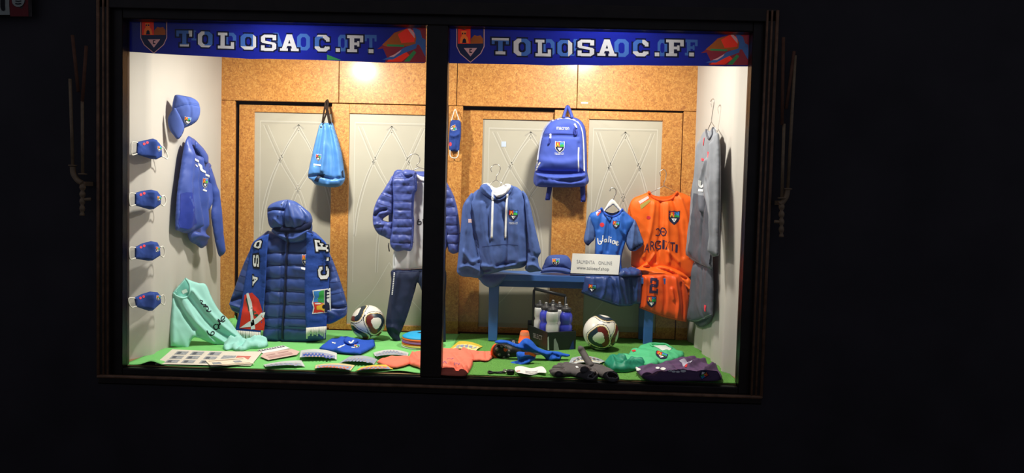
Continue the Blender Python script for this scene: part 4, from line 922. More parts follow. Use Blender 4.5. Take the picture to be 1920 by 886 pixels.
# backpack
F = FV(1051, 290, 1.19)
t = thing('backpack', tuple(at(1051, 350, 1.19)), 'royal blue backpack with white piping hanging by its top loop', 'backpack')
M_PACK = mat('backpack_blue_polyester', (66, 86, 178), .7, .3, var=.05, vscale=20, bump=.12, bscale=500)
M_PACKD = mat('backpack_deep_blue', (42, 54, 142), .6, .3, var=.05, bump=.1, bscale=500)
si = puff(F.shift(-.035), [(1003, 318), (1010, 290), (1019, 250), (1030, 231), (1045, 222), (1064, 218.5), (1085, 223), (1097, 239), (1100, 270), (1101, 318), (1101, 345), (1060, 349), (1005, 348)], .10, .4, .013, r=.04); si.build('side_gusset', M_PACK, t)
b = puff(F, [(1004, 320, 1), (1009.5, 291), (1015.5, 257), (1024, 236), (1040, 224), (1062, 220), (1080, 224), (1090, 236), (1094, 262), (1095, 322, 1), (1050, 323)], .13, .2, .012, r=.06, amp=.005, nsc=7, folds=[([(1020, 258), (1050, 256), (1082, 258)], .010, -.006), ([(1012, 300), (1050, 306), (1088, 300)], .03, .006), ([(1084, 270), (1085, 320)], .012, -.006)]); b.build('main_body', M_PACK, t); bv = bvhof(b, si)
lo = puff(F.shift(.01), [(1003, 323, 1), (1050, 326), (1099, 323, 1), (1100, 345), (1087, 350), (1048, 351), (1004.5, 349, 1), (1003.5, 335)], .11, .3, .012, r=.05, amp=.008, nsc=9, folds=[([(1008, 328), (1040, 334), (1090, 330)], .012, .014), ([(1030, 334), (1070, 340), (1096, 334)], .012, -.012)]); lo.build('shoe_compartment', M_PACK, t)
m = MB(); ribbon(m, F, [(1004.5, 321), (1050, 324.5), (1096, 322)], .016, bv, .003); m.build('compartment_zip', M_PACKD, t)
for pts in ([(1006, 318), (1009, 291.6), (1014, 262), (1020, 243), (1032, 228), (1048, 222.5), (1064, 221.5), (1081, 227), (1090, 240), (1093.5, 262), (1095, 300), (1095.5, 321)], [(1004.5, 320), (1008, 312), (1012.6, 304)], [(1084.8, 322), (1084.6, 300), (1085, 276)]):
    m = MB(); ribbon(m, F, pts, .010, bv, .003); m.build('piping', M_WPRINT, t, 'white piping')
m = MB(); ribbon(m, F, [(1020.5, 251), (1050, 250.5), (1076, 251.5)], .005, bv, .002); m.build('pocket_zip', M_PACKD, t)
m = MB(); glyphs(m, F, 'macron', [(1043.7, 243), (1067, 243.5), (1067, 238.5), (1043.7, 237.5)], bv, .003); m.build('maker_lettering', M_WPRINT, t)
m = MB(); crest(m, F, 1049.5, 275.5, 16, 20, bv, 0, .02, .003, 5, True); m.build('crest', CR, t)
m = MB(); glyphs(m, F, 'TOLOSA C.F.', [(1040, 290), (1057, 290), (1057, 286), (1040, 286)], bv, .003); m.build('embroidered_lettering', M_WPRINT, t)
for pts, c in (([(1032, 251), (1032, 256), (1031.5, 260)], M_WPRINT), ([(1031.5, 259), (1031, 265), (1028, 271)], M_PACKD), ([(1077, 232), (1079, 236), (1081, 240)], M_WPRINT), ([(1079, 238), (1076, 246), (1078, 253), (1081, 250), (1080, 244)], M_PACKD)):
    m = MB(); cord(m, F, pts, .007, bv); m.build('zip_pull', c, t)
m = MB(); P3 = [F.P(*F.uv(1056, 221), .05), at(1060, 208, 1.24), at(1064, 199, 1.292), at(1068, 206, 1.24), F.P(*F.uv(1072, 221), .05)]; tube(m, smooth3(P3, 6), .012, 4); m.build('carry_loop', M_PACK, t)
for pts in ([(1032, 345), (1030, 358), (1026.5, 375)], [(1092, 343), (1093, 360), (1093.5, 378)]):
    m = MB(); F2 = F.shift(-.02); b2 = puff(F2, [(pts[0][0]-5, pts[0][1]), (pts[0][0]+5, pts[0][1]), (pts[2][0]+4.5, pts[2][1]), (pts[2][0]-4.5, pts[2][1])], .012, .6, .012, r=.01, sm=False); b2.build('shoulder_strap', M_PACKD, t)

# face mask on the middle post
F = FV(852, 253, 1.285)
t = thing('face_mask', tuple(F.O), 'blue face mask hung vertically on the chipboard post right of the mullion', 'face mask')
b = puff(F, [(845.5, 226), (854, 225), (863, 226.5), (864.5, 242), (864, 258), (862, 270), (860.5, 283), (851, 283.5), (842.5, 281), (841.3, 262), (843, 242)], .03, .2, .008, r=.04, folds=[([(842, 252), (852, 256), (864, 250)], .014, .010), ([(846, 240), (853, 262), (852, 280)], .012, .006)], amp=.003, nsc=24); b.build('cloth', M_MASK, t); bv = b.bvh()
for pts in ([(846.5, 226.5), (849.5, 216), (853.5, 205), (857.5, 215), (861.5, 226.5)], [(844, 281), (844, 290), (847, 295), (855, 296), (859, 291), (860, 282)]):
    m = MB(); tube(m, smooth3([F.P(*F.uv(*p), .006) for p in pts], 5), .0036, 6); m.build('ear_loop', M_ELAST, t)
m = MB(); crest(m, F, 850, 240, 9, 11, bv, 0, 1.2, .002, 5, True); m.build('crest', CR, t)
m = MB(); decal(m, F, [(844.5+2.6*math.cos(a*.9), 270+4*math.sin(a*.9)) for a in range(7)], bv, .0015, .008); m.build('printed_dot', MATS['coral_red_print'], t)

# cap on the bench
F = FV(1044, 495, 1.10)
t = thing('baseball_cap', tuple(F.P(*F.uv(1044, 513))), 'blue baseball cap sitting on the bench left of the white sign', 'cap')
b = puff(F, [(1017, 505), (1020, 494), (1024, 484), (1031, 478.5), (1046, 477), (1062, 478.5), (1069, 486), (1072, 497), (1073, 507), (1056, 508), (1036, 507)], .11, .5, .01, r=.09, folds=[([(1045, 478), (1043, 490), (1042, 504)], .006, -.003)], amp=.003, nsc=14); b.build('crown', M_CAP, t); bv = b.bvh()
br = puff(F.shift(.07), [(1013.5, 511), (1019, 503.5), (1032, 500.5), (1046, 500.5), (1060, 502), (1071, 506.5), (1072, 512), (1064, 514), (1052, 511.5), (1038, 510), (1024, 510.5)], .05, .5, .01, r=.05, seed=3); br.build('brim', M_CAP, t)
m = MB(); crest(m, F, 1041.8, 491, 12, 13, bv, 0, .02, .002, 5, True); m.build('crest', CR, t)

# sign card
M_CARD = mat('white_card', (236, 232, 226), .7, .25, var=.01)
F = FV(1115, 512.5, 1.005, BY, .15)
t = thing('tent_sign', tuple(F.P(0, 0)), 'white folded card sign with grey lettering standing on the bench', 'sign')
b = puff(F, [(1073.5, 474.5), (1118, 476), (1163, 478), (1159.5, 514.5), (1114, 513), (1069.5, 511.5)], .003, .5, .03, r=.004, sm=False); b.build('front_panel', M_CARD, t); bv = b.bvh()
G = FV(1115, 477, .735+.062, BY, -.18); m = MB()
tl = F.P(*F.uv(1073.5, 474.5)); tr = F.P(*F.uv(1163, 478)); bl_ = F.P(*F.uv(1071, 511)); brr = F.P(*F.uv(1160, 515))
back = [tl, tr, Vector((brr.x+bb.x*.10+.02, brr.y+bb.y*.10, BZ+.002)), Vector((bl_.x+bb.x*.10, bl_.y+bb.y*.10, BZ+.002))]
m.add(back+[p+Vector((0, .002, 0)) for p in back], [(0, 1, 2, 3), (7, 6, 5, 4), (0, 4, 5, 1), (1, 5, 6, 2), (2, 6, 7, 3), (3, 7, 4, 0)], 0, False); m.build('back_panel', M_CARD, t)
MG = mat('grey_lettering', (150, 150, 156), .7)
m = MB(); glyphs(m, F, 'SALMENTA', [(1081.5, 493), (1115, 495), (1115, 488.5), (1081.5, 486.5)], bv, .0015); m.build('sign_word', MG, t)
m = MB(); glyphs(m, F, 'ONLINE', [(1122, 495.3), (1147.5, 496.5), (1147.5, 490), (1122, 489)], bv, .0015); m.build('sign_word', MG, t)
m = MB(); glyphs(m, F, 'www.tolosacf.shop', [(1081.5, 506), (1141.5, 509), (1141.5, 501), (1081.5, 498)], bv, .0015); m.build('sign_word', mat('dark_grey_lettering', (120, 120, 126), .7), t)

# child's blue shirt
F = FV(1150, 440, 1.13)
t = thing('child_football_shirt', tuple(F.P(*F.uv(1145, 513))), 'small bright blue football shirt with white script on a white hanger', 'shirt')
b = puff(F, [(1127, 390, 1), (1118, 395), (1108, 400), (1105, 409), (1113, 428), (1116, 447), (1115, 475), (1112, 513, 1), (1140, 517), (1168, 517, 1), (1165, 490), (1168, 470), (1174, 450), (1177, 436), (1190, 416), (1181, 404), (1167, 391.5, 1), (1158, 401), (1147, 406), (1136, 402)], .06, .4, .011, r=.09, folds=[([(1135, 408), (1130, 440), (1126, 470)], .012, .010), ([(1143, 410), (1142, 440), (1138, 470)], .010, -.008), ([(1160, 406), (1164, 430), (1172, 440)], .010, .010), ([(1168, 404), (1170, 430)], .010, -.006), ([(1152, 412), (1156, 470)], .012, .006), ([(1128, 400), (1122, 430)], .012, -.006), ([(1170, 445), (1158, 480), (1160, 512)], .012, -.008)], amp=.005, nsc=10); b.build('body', M_SHIRTB, t); bv = b.bvh()
s1 = puff(F.shift(-.01), [(1110, 398), (1103, 407), (1099, 425), (1094.5, 448), (1097, 456), (1102.5, 460), (1109, 454), (1115, 447), (1116, 430), (1112, 412)], .05, .5, .010, r=.05, folds=[([(1104, 410), (1102, 450)], .01, .006)], amp=.004, seed=3); s1.build('sleeve', M_SLEEVEB, t)
s2 = puff(F.shift(.0), [(1189, 411), (1196, 423), (1202, 440), (1207, 456), (1196, 462), (1184, 470), (1178, 466), (1173, 452), (1176, 437), (1181, 422)], .05, .5, .010, r=.05, folds=[([(1188, 420), (1184, 465)], .01, .008), ([(1194, 425), (1198, 460)], .012, -.006)], amp=.004, seed=4); s2.build('sleeve', M_SLEEVEB, t)
m = MB(); decal(m, F, [(1183, 470), (1188, 464), (1198, 458.5), (1207, 456), (1200, 464), (1190, 470)], s2.bvh(), .002, .01); m.build('sleeve_opening_shade', M_DARKIN, t)
m = MB(); decal(m, F, [(1096, 454), (1102.5, 457), (1108, 454), (1103, 460.5)], s1.bvh(), .002, .01); m.build('sleeve_opening_shade', M_DARKIN, t)
m = MB(); cord(m, F, [(1127, 390), (1133, 399), (1140, 404), (1147.5, 406), (1156, 403.5), (1163, 398), (1167, 391.5)], .008, bv); m.build('collar', mat('collar_blue', (40, 84, 190), .7), t)
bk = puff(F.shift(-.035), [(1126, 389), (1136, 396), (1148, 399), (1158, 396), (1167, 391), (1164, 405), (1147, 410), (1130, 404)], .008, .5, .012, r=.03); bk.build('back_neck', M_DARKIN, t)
m = MB()
k = 0
for st in ([(1120.5, 446), (1122, 456), (1126, 457), (1128, 453), (1124, 451.5)], [(1130.5, 441), (1129.5, 453)], [(1137, 448), (1133.5, 449), (1134, 453.5), (1137.5, 451), (1137, 447.5), (1138, 454)], [(1142, 442), (1141, 454)], [(1145, 448), (1145, 455)], [(1152.5, 451.5), (1149, 451), (1148.5, 456), (1152, 456), (1153, 451), (1153.5, 457)], [(1155.5, 456), (1159, 454), (1157, 452), (1155, 455), (1156.5, 459), (1160, 458)]):
    m = MB(); ribbon(m, F, st, .0075, bv, .002, .005); m.build('script_letter', M_WPRINT, t)
m = MB(); decal(m, F, [(1144.6, 443.8), (1146.4, 443.8), (1146.2, 445.8), (1144.6, 445.6)], bv, .002, .01); m.build('script_letter', M_WPRINT, t)
m = MB(); decal(m, F, [(1128.8+4.3*math.cos(a*.7), 421+4.3*math.sin(a*.7)) for a in range(9)], bv, .002, .01); m.build('round_badge', mat('red_badge', (214, 48, 56), .7), t)
m = MB(); crest(m, F, 1155, 421, 12, 14, bv, 0, .1, .002, 0, True); m.build('crest', CR, t)
m = MB(); decal(m, F, [(1117, 398), (1125, 392.5), (1126.5, 395), (1119, 404)], bv, .002, .01); m.build('shoulder_flash', mat('pale_red_flash', (232, 190, 190), .7), t)
m = MB(); decal(m, F, [(1119.5, 401), (1126, 394.5), (1127, 397), (1120.5, 405)], bv, .0026, .01); m.build('shoulder_flash', mat('red_flash', (206, 62, 60), .7), t)
t = thing('white_hanger', tuple(F.P(*F.uv(1148, 390), -.01)), 'white flat hanger in the neck of the small blue shirt', 'hanger')
FH = F.shift(-.012); hb = puff(FH, [(1123, 398), (1133, 392), (1141, 379), (1147.5, 373), (1153, 376), (1160, 385), (1167, 394), (1172, 402), (1165, 402), (1160, 394), (1150, 384), (1146.5, 386), (1137, 393), (1130, 401)], .012, .5, .010, r=.012); hb.build('body', M_CARD, t)
m = MB(); tube(m, smooth3([FH.P(*FH.uv(*p)) for p in ((1143.5, 358), (1145, 353.5), (1150, 352), (1154.5, 355), (1155, 362), (1152, 368), (1150, 374))], 6), .0035, 6); m.build('hook', M_WIRE, t)

# orange shirt and shorts
F = FV(1240, 440, 1.19)
t = thing('orange_football_shirt', tuple(F.P(*F.uv(1245, 518))), 'orange football shirt with navy lettering on a wire hanger at the right', 'shirt')
b = puff(F, [(1216, 359.5, 1), (1203, 365), (1187, 372), (1180, 388), (1182, 420), (1184, 450), (1183, 497, 1), (1200, 508), (1245, 514), (1290, 520), (1300, 500), (1301, 460), (1300, 420), (1300, 385), (1298, 372), (1285, 364), (1269, 358.5, 1), (1263, 368), (1254, 373), (1243, 374.5), (1230, 372), (1222, 367)], .075, .4, .012, r=.10, folds=[([(1225, 378), (1218, 430), (1205, 480)], .016, .010), ([(1238, 380), (1236, 430), (1228, 490)], .014, -.010), ([(1250, 380), (1250, 430), (1252, 490)], .014, .008), ([(1262, 376), (1272, 420), (1278, 480)], .016, -.010), ([(1275, 372), (1288, 420), (1292, 480)], .014, .010), ([(1225, 475), (1215, 490)], .01, .012), ([(1250, 470), (1270, 490)], .012, .010)], amp=.006, nsc=8); b.build('body', M_ORANGE, t); bv = b.bvh()
s1 = puff(F.shift(-.01), [(1190, 371), (1181, 382), (1177, 398), (1179, 415), (1184, 422), (1189, 405), (1191, 385)], .04, .5, .011, r=.05); s1.build('sleeve', M_ORANGE, t)
s2 = puff(F.shift(.005), [(1292, 369), (1300, 378), (1303, 400), (1302, 430), (1299, 452), (1290, 455, 1), (1283, 450), (1277, 445, 1), (1284, 430), (1290, 405)], .045, .5, .011, r=.05, folds=[([(1296, 385), (1292, 450)], .012, .01)]); s2.build('sleeve', M_ORANGE, t)
cr = puff(F.shift(.05), [(1184, 498), (1194, 502), (1206, 495), (1213, 490, 1), (1222, 500), (1240, 497), (1262, 502), (1282, 512), (1296, 526), (1300, 540), (1296, 552), (1288, 558), (1282, 545), (1270, 524), (1250, 521), (1225, 520), (1205, 516)], .075, .5, .011, r=.05, folds=[([(1190, 502), (1225, 508), (1270, 518)], .012, .014), ([(1205, 500), (1240, 504), (1285, 522)], .010, -.016), ([(1215, 512), (1250, 512), (1290, 540)], .010, .014), ([(1258, 506), (1285, 530), (1290, 552)], .012, .012)], amp=.010, nsc=14, seed=5); cr.build('gathered_hem', M_ORANGE, t)
m = MB(); cord(m, F, [(1216, 359.5), (1222, 368), (1231, 373.5), (1243, 376), (1255, 374), (1263, 368.5), (1269, 358.5)], .010, bv); m.build('collar', mat('deep_orange_collar', (240, 92, 20), .7), t)
bk = puff(F.shift(-.04), [(1214, 359), (1226, 366), (1243, 368), (1258, 366), (1271, 358), (1265, 374), (1243, 380), (1220, 373)], .008, .5, .014, r=.03); bk.build('back_neck', M_ORANGE, t)
LP = [('A', 1207.5, 472.5, 10, 17), ('R', 1219, 468.5, 8.5, 17), ('G', 1227, 467, 12, 17), ('I', 1241.5, 466, 4, 17), ('Z', 1247, 467, 8, 16), ('T', 1256, 469.5, 9, 16), ('I', 1266, 472.5, 4, 15)]
MNV = mat('navy_lettering', (52, 36, 70), .7, var=0)
for chh, x, y, wd, hh in LP:
    m = MB(); glyphs(m, F, chh, [(x, y), (x+wd, y+.6), (x+wd+.6, y-hh+.6), (x+.6, y-hh)], bv, .0022); m.build('letter', MNV, t)
for st in ([(1229, 440), (1235, 441), (1238, 434), (1234, 428), (1230, 430)], [(1247, 428), (1241, 427), (1238.5, 434), (1242, 441), (1248, 440)], [(1239, 434), (1246, 434)], [(1245, 427), (1249, 434), (1246, 441)]):
    m = MB(); ribbon(m, F, st, .006, bv, .0022, .005); m.build('logo_stroke', MNV, t)
m = MB(); crest(m, F, 1264, 407.5, 19, 24, bv, 0, .02, .002, 0); m.build('crest', CR, t)
m = MB(); decal(m, F, [(1216+4*math.cos(a*.7), 407.5+3.2*math.sin(a*.7)) for a in range(9)], bv, .002, .01); m.build('round_badge', mat('red_badge', (214, 48, 56), .7), t)
for pg, c in (([(1197, 377), (1215, 367), (1217, 371), (1200, 382)], 'pale_red_flash'), ([(1200, 384), (1218, 373), (1220, 377), (1202, 392)], 'olive_flash')):
    m = MB(); decal(m, F, pg, bv, .002, .012); m.build('shoulder_flash', mat(c, (170, 150, 70) if c[0] == 'o' else (232, 190, 190), .7), t)
wire_hanger(F, [(1240, 330), (1238, 322), (1245, 317), (1250, 323), (1249, 335), (1246, 342)], (1246, 348), (1219, 362), (1268, 360), 'wire hanger holding the orange football shirt', .0022, None, -.02)
FO = FV(1240, 530, 1.03, BY)
t = thing('orange_shorts', tuple(FO.P(*FO.uv(1243, 600))), 'orange football shorts numbered 2 draped over front edge of the bench', 'shorts')
b = puff(FO, [(1204, 515, 1), (1203, 540), (1199, 577, 1), (1219, 585), (1240, 593), (1263, 599), (1286.5, 603.5, 1), (1289, 580), (1291, 556), (1283, 530), (1272, 514, 1), (1238, 514)], .05, .3, .011, r=.08, folds=[([(1245, 520), (1246, 560), (1242, 590)], .014, -.008), ([(1264, 520), (1270, 560), (1268, 598)], .012, .012), ([(1258, 540), (1262, 560)], .01, .012), ([(1276, 530), (1280, 570), (1279, 600)], .008, -.010), ([(1225, 520), (1222, 580)], .014, .006), ([(1210, 520), (1208, 575)], .012, .006)], amp=.006, nsc=9); b.build('body', mat('deep_orange_jersey', (250, 88, 16), .5, .4, var=.03, bump=.06, bscale=500), t); bv = b.bvh()
m = MB(); letter(m, FO, '2', [(1217, 548), (1233, 550), (1235, 521.5), (1219, 519.5)], bv, .0025, 0, None, .1, .012); m.build('number', MNV, t)
m = MB(); crest(m, FO, 1221.5, 565, 16, 20, bv, 0, .05, .0025, 0, True); m.build('crest', CR, t)
m = MB(); ribbon(m, FO, [(1200, 574), (1240, 589.5), (1286.5, 600)], .003, bv, .0012); m.build('hem_seam', mat('burnt_orange_seam', (206, 66, 12), .8), t)

# navy shorts over the bench edge
FN = FV(1150, 540, 1.015, BY)
t = thing('navy_shorts', tuple(FN.P(*FN.uv(1146, 572))), 'shiny navy blue shorts hanging over the bench edge below the sign', 'shorts')
b = puff(FN, [(1096, 516, 1), (1093, 533), (1089.8, 548.5, 1), (1108, 556), (1127, 563), (1144, 569), (1161, 574), (1172, 573.5), (1183, 573), (1190, 569), (1201.7, 569.5, 1), (1203, 545), (1203.5, 517, 1), (1150, 516)], .05, .3, .011, r=.07, folds=[([(1135, 520), (1132, 545), (1126, 560)], .010, .012), ([(1143, 520), (1150, 545), (1148, 568)], .010, -.012), ([(1152, 522), (1158, 550), (1160, 572)], .010, .012), ([(1168, 520), (1172, 545), (1176, 570)], .012, .010), ([(1182, 520), (1185, 569)], .008, -.014), ([(1112, 520), (1110, 552)], .014, .006), ([(1194, 520), (1192, 565)], .012, .008)], amp=.008, nsc=12); b.build('body', M_NAVYSH, t); bv = b.bvh()
m = MB(); crest(m, FN, 1110, 540, 14, 15, bv, 0, .12, .0025, 0, True); m.build('crest', CR, t)
m = MB(); ribbon(m, FN, [(1090.5, 545), (1127, 559.5), (1161, 570.5), (1183, 570), (1202, 566.5)], .003, bv, .0012); m.build('hem_seam', mat('pale_blue_seam', (90, 126, 196), .7), t)
wb_ = puff(Frame(FN.P(*FN.uv(1150, 514), -.005), FN.U, bb), [(1160, 514), (1170, 511), (1182, 509.5), (1195, 510.5), (1204, 513), (1200, 516), (1180, 517), (1165, 517)], .06, .1, .011, r=.04, amp=.015, nsc=16); wb_.build('waist_on_bench', M_NAVYSH, t)

# grey goalkeeper kit on the right wall
_pf = at(1293, 400, 1.04); _pn = Vector((1.685, .60, _pf.z))
F = Frame(_pf, _pn-_pf, (0, 0, 1))
t = thing('grey_long_sleeved_shirt', tuple(F.P(*F.uv(1320, 500))), 'grey long-sleeved shirt hanging from a wire hanger on the right wall', 'shirt')
b = puff(F, [(1325, 243), (1319, 250), (1312, 275), (1306, 330), (1302, 350), (1297, 400), (1293, 440), (1290, 480, 1), (1300, 489), (1313, 495), (1325, 501), (1336, 505, 1), (1336, 470), (1337, 400), (1340, 330), (1346, 262), (1343, 247), (1338, 238), (1332, 246)], .05, .35, .014, r=.09, folds=[([(1318, 270), (1312, 340), (1304, 470)], .03, .01), ([(1330, 380), (1322, 440), (1320, 490)], .02, -.012), ([(1334, 300), (1322, 350), (1326, 395)], .02, .012)], amp=.007, nsc=7); b.build('body', M_GREY, t); bv = b.bvh()
m = MB(); decal(m, F, [(1301, 362), (1315, 366), (1330, 368), (1336, 380), (1335.5, 500), (1313, 493), (1291.5, 479), (1296, 420)], bv, .003, .009); m.build('lower_body_panel', M_GREYD, t)
s2 = puff(F.shift(.03), [(1344, 249), (1348, 265), (1350, 320), (1349, 400), (1347, 479, 1), (1336, 481.5, 1), (1334, 430), (1330, 393), (1323, 358), (1327, 325), (1334, 285)], .045, .6, .014, r=.06, folds=[([(1342, 270), (1344, 360), (1341, 470)], .02, .012), ([(1330, 340), (1336, 390)], .02, -.01)], amp=.006, nsc=8, seed=3); s2.build('sleeve', M_GREY, t)
s1 = puff(F.shift(-.02), [(1316, 262), (1309, 290), (1303, 335), (1298, 364), (1299, 378), (1304, 384), (1309, 372), (1312, 340), (1316, 300)], .04, .5, .012, r=.05, seed=4); s1.build('sleeve', M_GREYD, t)
m = MB(); decal(m, F, [(1299, 372), (1303, 367), (1309, 370), (1304, 383)], s1.bvh(), .002, .012); m.build('sleeve_opening_shade', M_DARKIN, t)
m = MB(); cord(m, F, [(1325, 243), (1326.5, 254), (1331, 260), (1336, 252), (1338, 239)], .006, bv); m.build('collar', M_GREYD, t)
m = MB(); ribbon(m, F, [(1313, 338), (1312.5, 347), (1316, 350), (1319, 347)], .016, bv, .003, .008); m.build('script_letter', M_WPRINT, t)
m = MB(); ribbon(m, F, [(1310, 356), (1319, 357)], .016, bv, .003, .008); m.build('script_line', M_WPRINT, t)
m = MB(); ribbon(m, F, [(1321, 258), (1319.5, 272)], .02, bv, .003, .01); m.build('shoulder_flash', MATS['coral_red_print'], t)
m = MB(); decal(m, F, [(1327, 284), (1331, 285), (1330, 296), (1327, 295)], bv, .003, .014); m.build('chest_badge', MATS['coral_red_print'], t)
m = MB(); decal(m, F, [(1316, 296), (1320, 297), (1319.5, 302), (1316, 301)], bv, .003, .014); m.build('chest_badge', MATS['coral_red_print'], t)
wire_hanger(F, [(1331.5, 200), (1330, 190), (1334, 185), (1336, 190), (1334, 205), (1331.5, 222)], (1331, 228), (1323, 246), (1342, 246), 'wire hanger hooked high on the right wall, holding the grey shirt', .0024, None, -.01)
FG = F.shift(-.015)
t = thing('grey_shorts', tuple(F.P(*F.uv(1315, 610))), 'dark grey shorts hanging beneath the grey long-sleeved shirt', 'shorts')
b = puff(FG, [(1303, 490, 1), (1299, 530), (1295, 570), (1292.5, 602, 1), (1304, 604), (1316, 600), (1336, 592, 1), (1337, 540), (1336, 498, 1), (1320, 496)], .05, .4, .014, r=.08, folds=[([(1310, 500), (1306, 600)], .03, .012), ([(1322, 500), (1322, 596)], .02, -.012)], amp=.006, nsc=8); b.build('front_leg', M_GREYD, t); bv = b.bvh()
b2 = puff(FG.shift(-.03), [(1296, 590), (1316, 592), (1336, 588), (1331, 602), (1318, 613), (1305, 608)], .03, .5, .014, r=.05); b2.build('rear_leg', mat('shadow_grey_jersey', (84, 86, 96), .7, bump=.08, bscale=500), t)
m = MB(); ribbon(m, FG, [(1293, 599), (1305, 601), (1316, 597), (1336, 589)], .004, bv, .0015); m.build('hem_seam', mat('pale_seam', (150, 152, 160), .8), t)
m = MB(); decal(m, FG, [(1321, 571), (1325, 572), (1324, 584), (1321.5, 583)], bv, .003, .014); m.build('badge', MATS['coral_red_print'], t)
# ------------------------------------------------------------------ green coverings
M_FELT = mat('bright_green_felt', (124, 200, 118), .95, .1, var=.05, vscale=10, bump=.12, bscale=300)
def turf_mat():
    m = mat('green_artificial_turf', (102, 158, 76), .95, .1, var=.38, vscale=160, bump=.9, bscale=320); return m
M_TURF = turf_mat()
def mat_sheet(name, x0, x1, y0, y1, hfun, m_, label, cat, nx, ny, th=.003, front=None):
    mb = MB(); vs = []
    for j in range(ny+1):
        for i in range(nx+1):
            x = x0+(x1-x0)*i/nx; f = front(x) if front else 0; y = y0+f+(y1-y0-f)*j/ny; vs.append((x, y, hfun(x, y)))
    k = len(vs); vs += [(x, y, max(.0005, z-th)) for x, y, z in vs]; fs = []
    for j in range(ny):
        for i in range(nx): a = j*(nx+1)+i; q = (a, a+1, a+nx+2, a+nx+1); fs += [q, tuple(v+k for v in q[::-1])]
    bd = [i for i in range(nx+1)]+[(nx+1)*(j+1)+nx for j in range(ny)]+[(nx+1)*ny+nx-1-i for i in range(nx)]+[(nx+1)*(ny-1-j) for j in range(ny-1)]
    for a, b in zip(bd, bd[1:]+bd[:1]): fs.append((b, a, a+k, b+k))
    mb.add(vs, fs); return tag(mb.build(name, m_), label, cat)
def gauss(x, y, cx, cy, sx, sy): return math.exp(-((x-cx)/sx)**2-((y-cy)/sy)**2)
mat_sheet('green_felt', -1.765, .055, .006, 1.295, lambda x, y: .005+.0015*nz(x, y, 5, 3)+.028*gauss(x, y, -1.60, .03, .05, .06)+.012*gauss(x, y, -.17, .012, .08, .03), M_FELT, 'bright green felt sheet covering the left half of the display floor', 'floor covering', 90, 60,
          front=lambda x: .012*max(0, nz(x, 0, 4, 6))+.02*gauss(x, 0, -.18, 0, .1, 1))
mat_sheet('artificial_turf', .058, 1.765, .006, 1.295, lambda x, y: .008+.0018*nz(x, y, 9, 5)+.0012*nz(x, y, 40, 9), M_TURF, 'green artificial turf covering the right half of the display floor', 'floor covering', 160, 120, .006, front=lambda x: .004*nz(x, 0, 18, 2))
ZG = .008
t_ = fl(437, 607, .06); F = Frame((t_.x, 1.12, .0), (1, 0, 0), (0, 1, 0))
b = puff(F, [(423, 622), (425, 608), (434, 602), (446, 606), (452, 616), (446, 626), (434, 628)], .13, .05, .012, r=.10, amp=.03, nsc=12)
b.v = [Vector((p.x, p.y, p.z+.007)) for p in b.v]
tag(b.build('green_felt_scrap', M_FELT), 'crumpled piece of green felt in the back left corner behind the turquoise shirt', 'felt')

# ------------------------------------------------------------------ footballs
BALLM = [mat('ball_white', (236, 230, 220), .3, .5, var=.02), mat('ball_dark_red', (110, 34, 26), .35, .5, var=.03), mat('ball_navy', (30, 48, 62), .35, .5, var=.03), mat('ball_black', (24, 24, 26), .35, .5), mat('ball_gold', (222, 186, 106), .35, .5, var=.03)]
def football(label, px, py, r_px, Y, fronts, seed):
    c = at(px, py, Y); r = r_px/FPX*((c-CAM).dot(FWD)); c.z = ZG+r-.002
    mb = MB(); nu, nv = 144, 84; vs = []; fs = []; mi = []
    pan = []
    for (dx, dy), rot, cols in fronts:                        # panel centres given in the ball's face seen from the street
        dz = math.sqrt(max(0, 1-dx*dx-dy*dy)); d = (RT*dx+UP*dy-FWD*dz).normalized()
        x = (RT-d*RT.dot(d)).normalized(); y = d.cross(x); pan.append((d, x*math.cos(rot)+y*math.sin(rot), -x*math.sin(rot)+y*math.cos(rot), cols))
    def colour(n):
        for d, x, y, cols in pan:
            a = math.acos(max(-1, min(1, n.dot(d))))
            if a > .95: continue
            ph = math.atan2(n.dot(y), n.dot(x)); a /= 1+.11*math.cos(3*ph)
            if a < .33: return 0
            if a < .60: return 1 if math.cos(ph-cols) > .1 else 2
            if a < .635: return 3
            if a < .675: return 4
            if a < .735: return 0
            if a < .775: return 3
        return 0
    for j in range(nv+1):
        th = math.pi*j/nv
        for i in range(nu):
            g = 2*math.pi*i/nu; vs.append(c+Vector((math.sin(th)*math.cos(g), math.sin(th)*math.sin(g), math.cos(th)))*r)
    for j in range(nv):
        for i in range(nu):
            q = (j*nu+i, (j+1)*nu+i, (j+1)*nu+(i+1) % nu, j*nu+(i+1) % nu); fs.append(q)
            mi.append(colour(((vs[q[0]]+vs[q[2]])*.5-c).normalized()))
    mb.add(vs, fs); mb.m = mi
    o = tag(mb.build('football', BALLM), label, 'ball', 'footballs'); 
    o.data.validate(); return o
football('white football with dark red and navy panels between the coat and the joggers', 690, 602, 32, .97, [((.66, .06), 2.6, .9), ((-.62, .66), .8, 2.2), ((-.52, -.72), .4, 4.6), ((.35, -.9), 1.4, 4.4)], 1)
football('white football with egg shaped navy and red ring under the right end of the bench', 1126.5, 624, 33, .84, [((-.22, -.20), 1.25, -.95), ((.25, .98), .4, 1), ((.93, -.2), .9, 1), ((-.1, -.97), .2, 4)], 2)

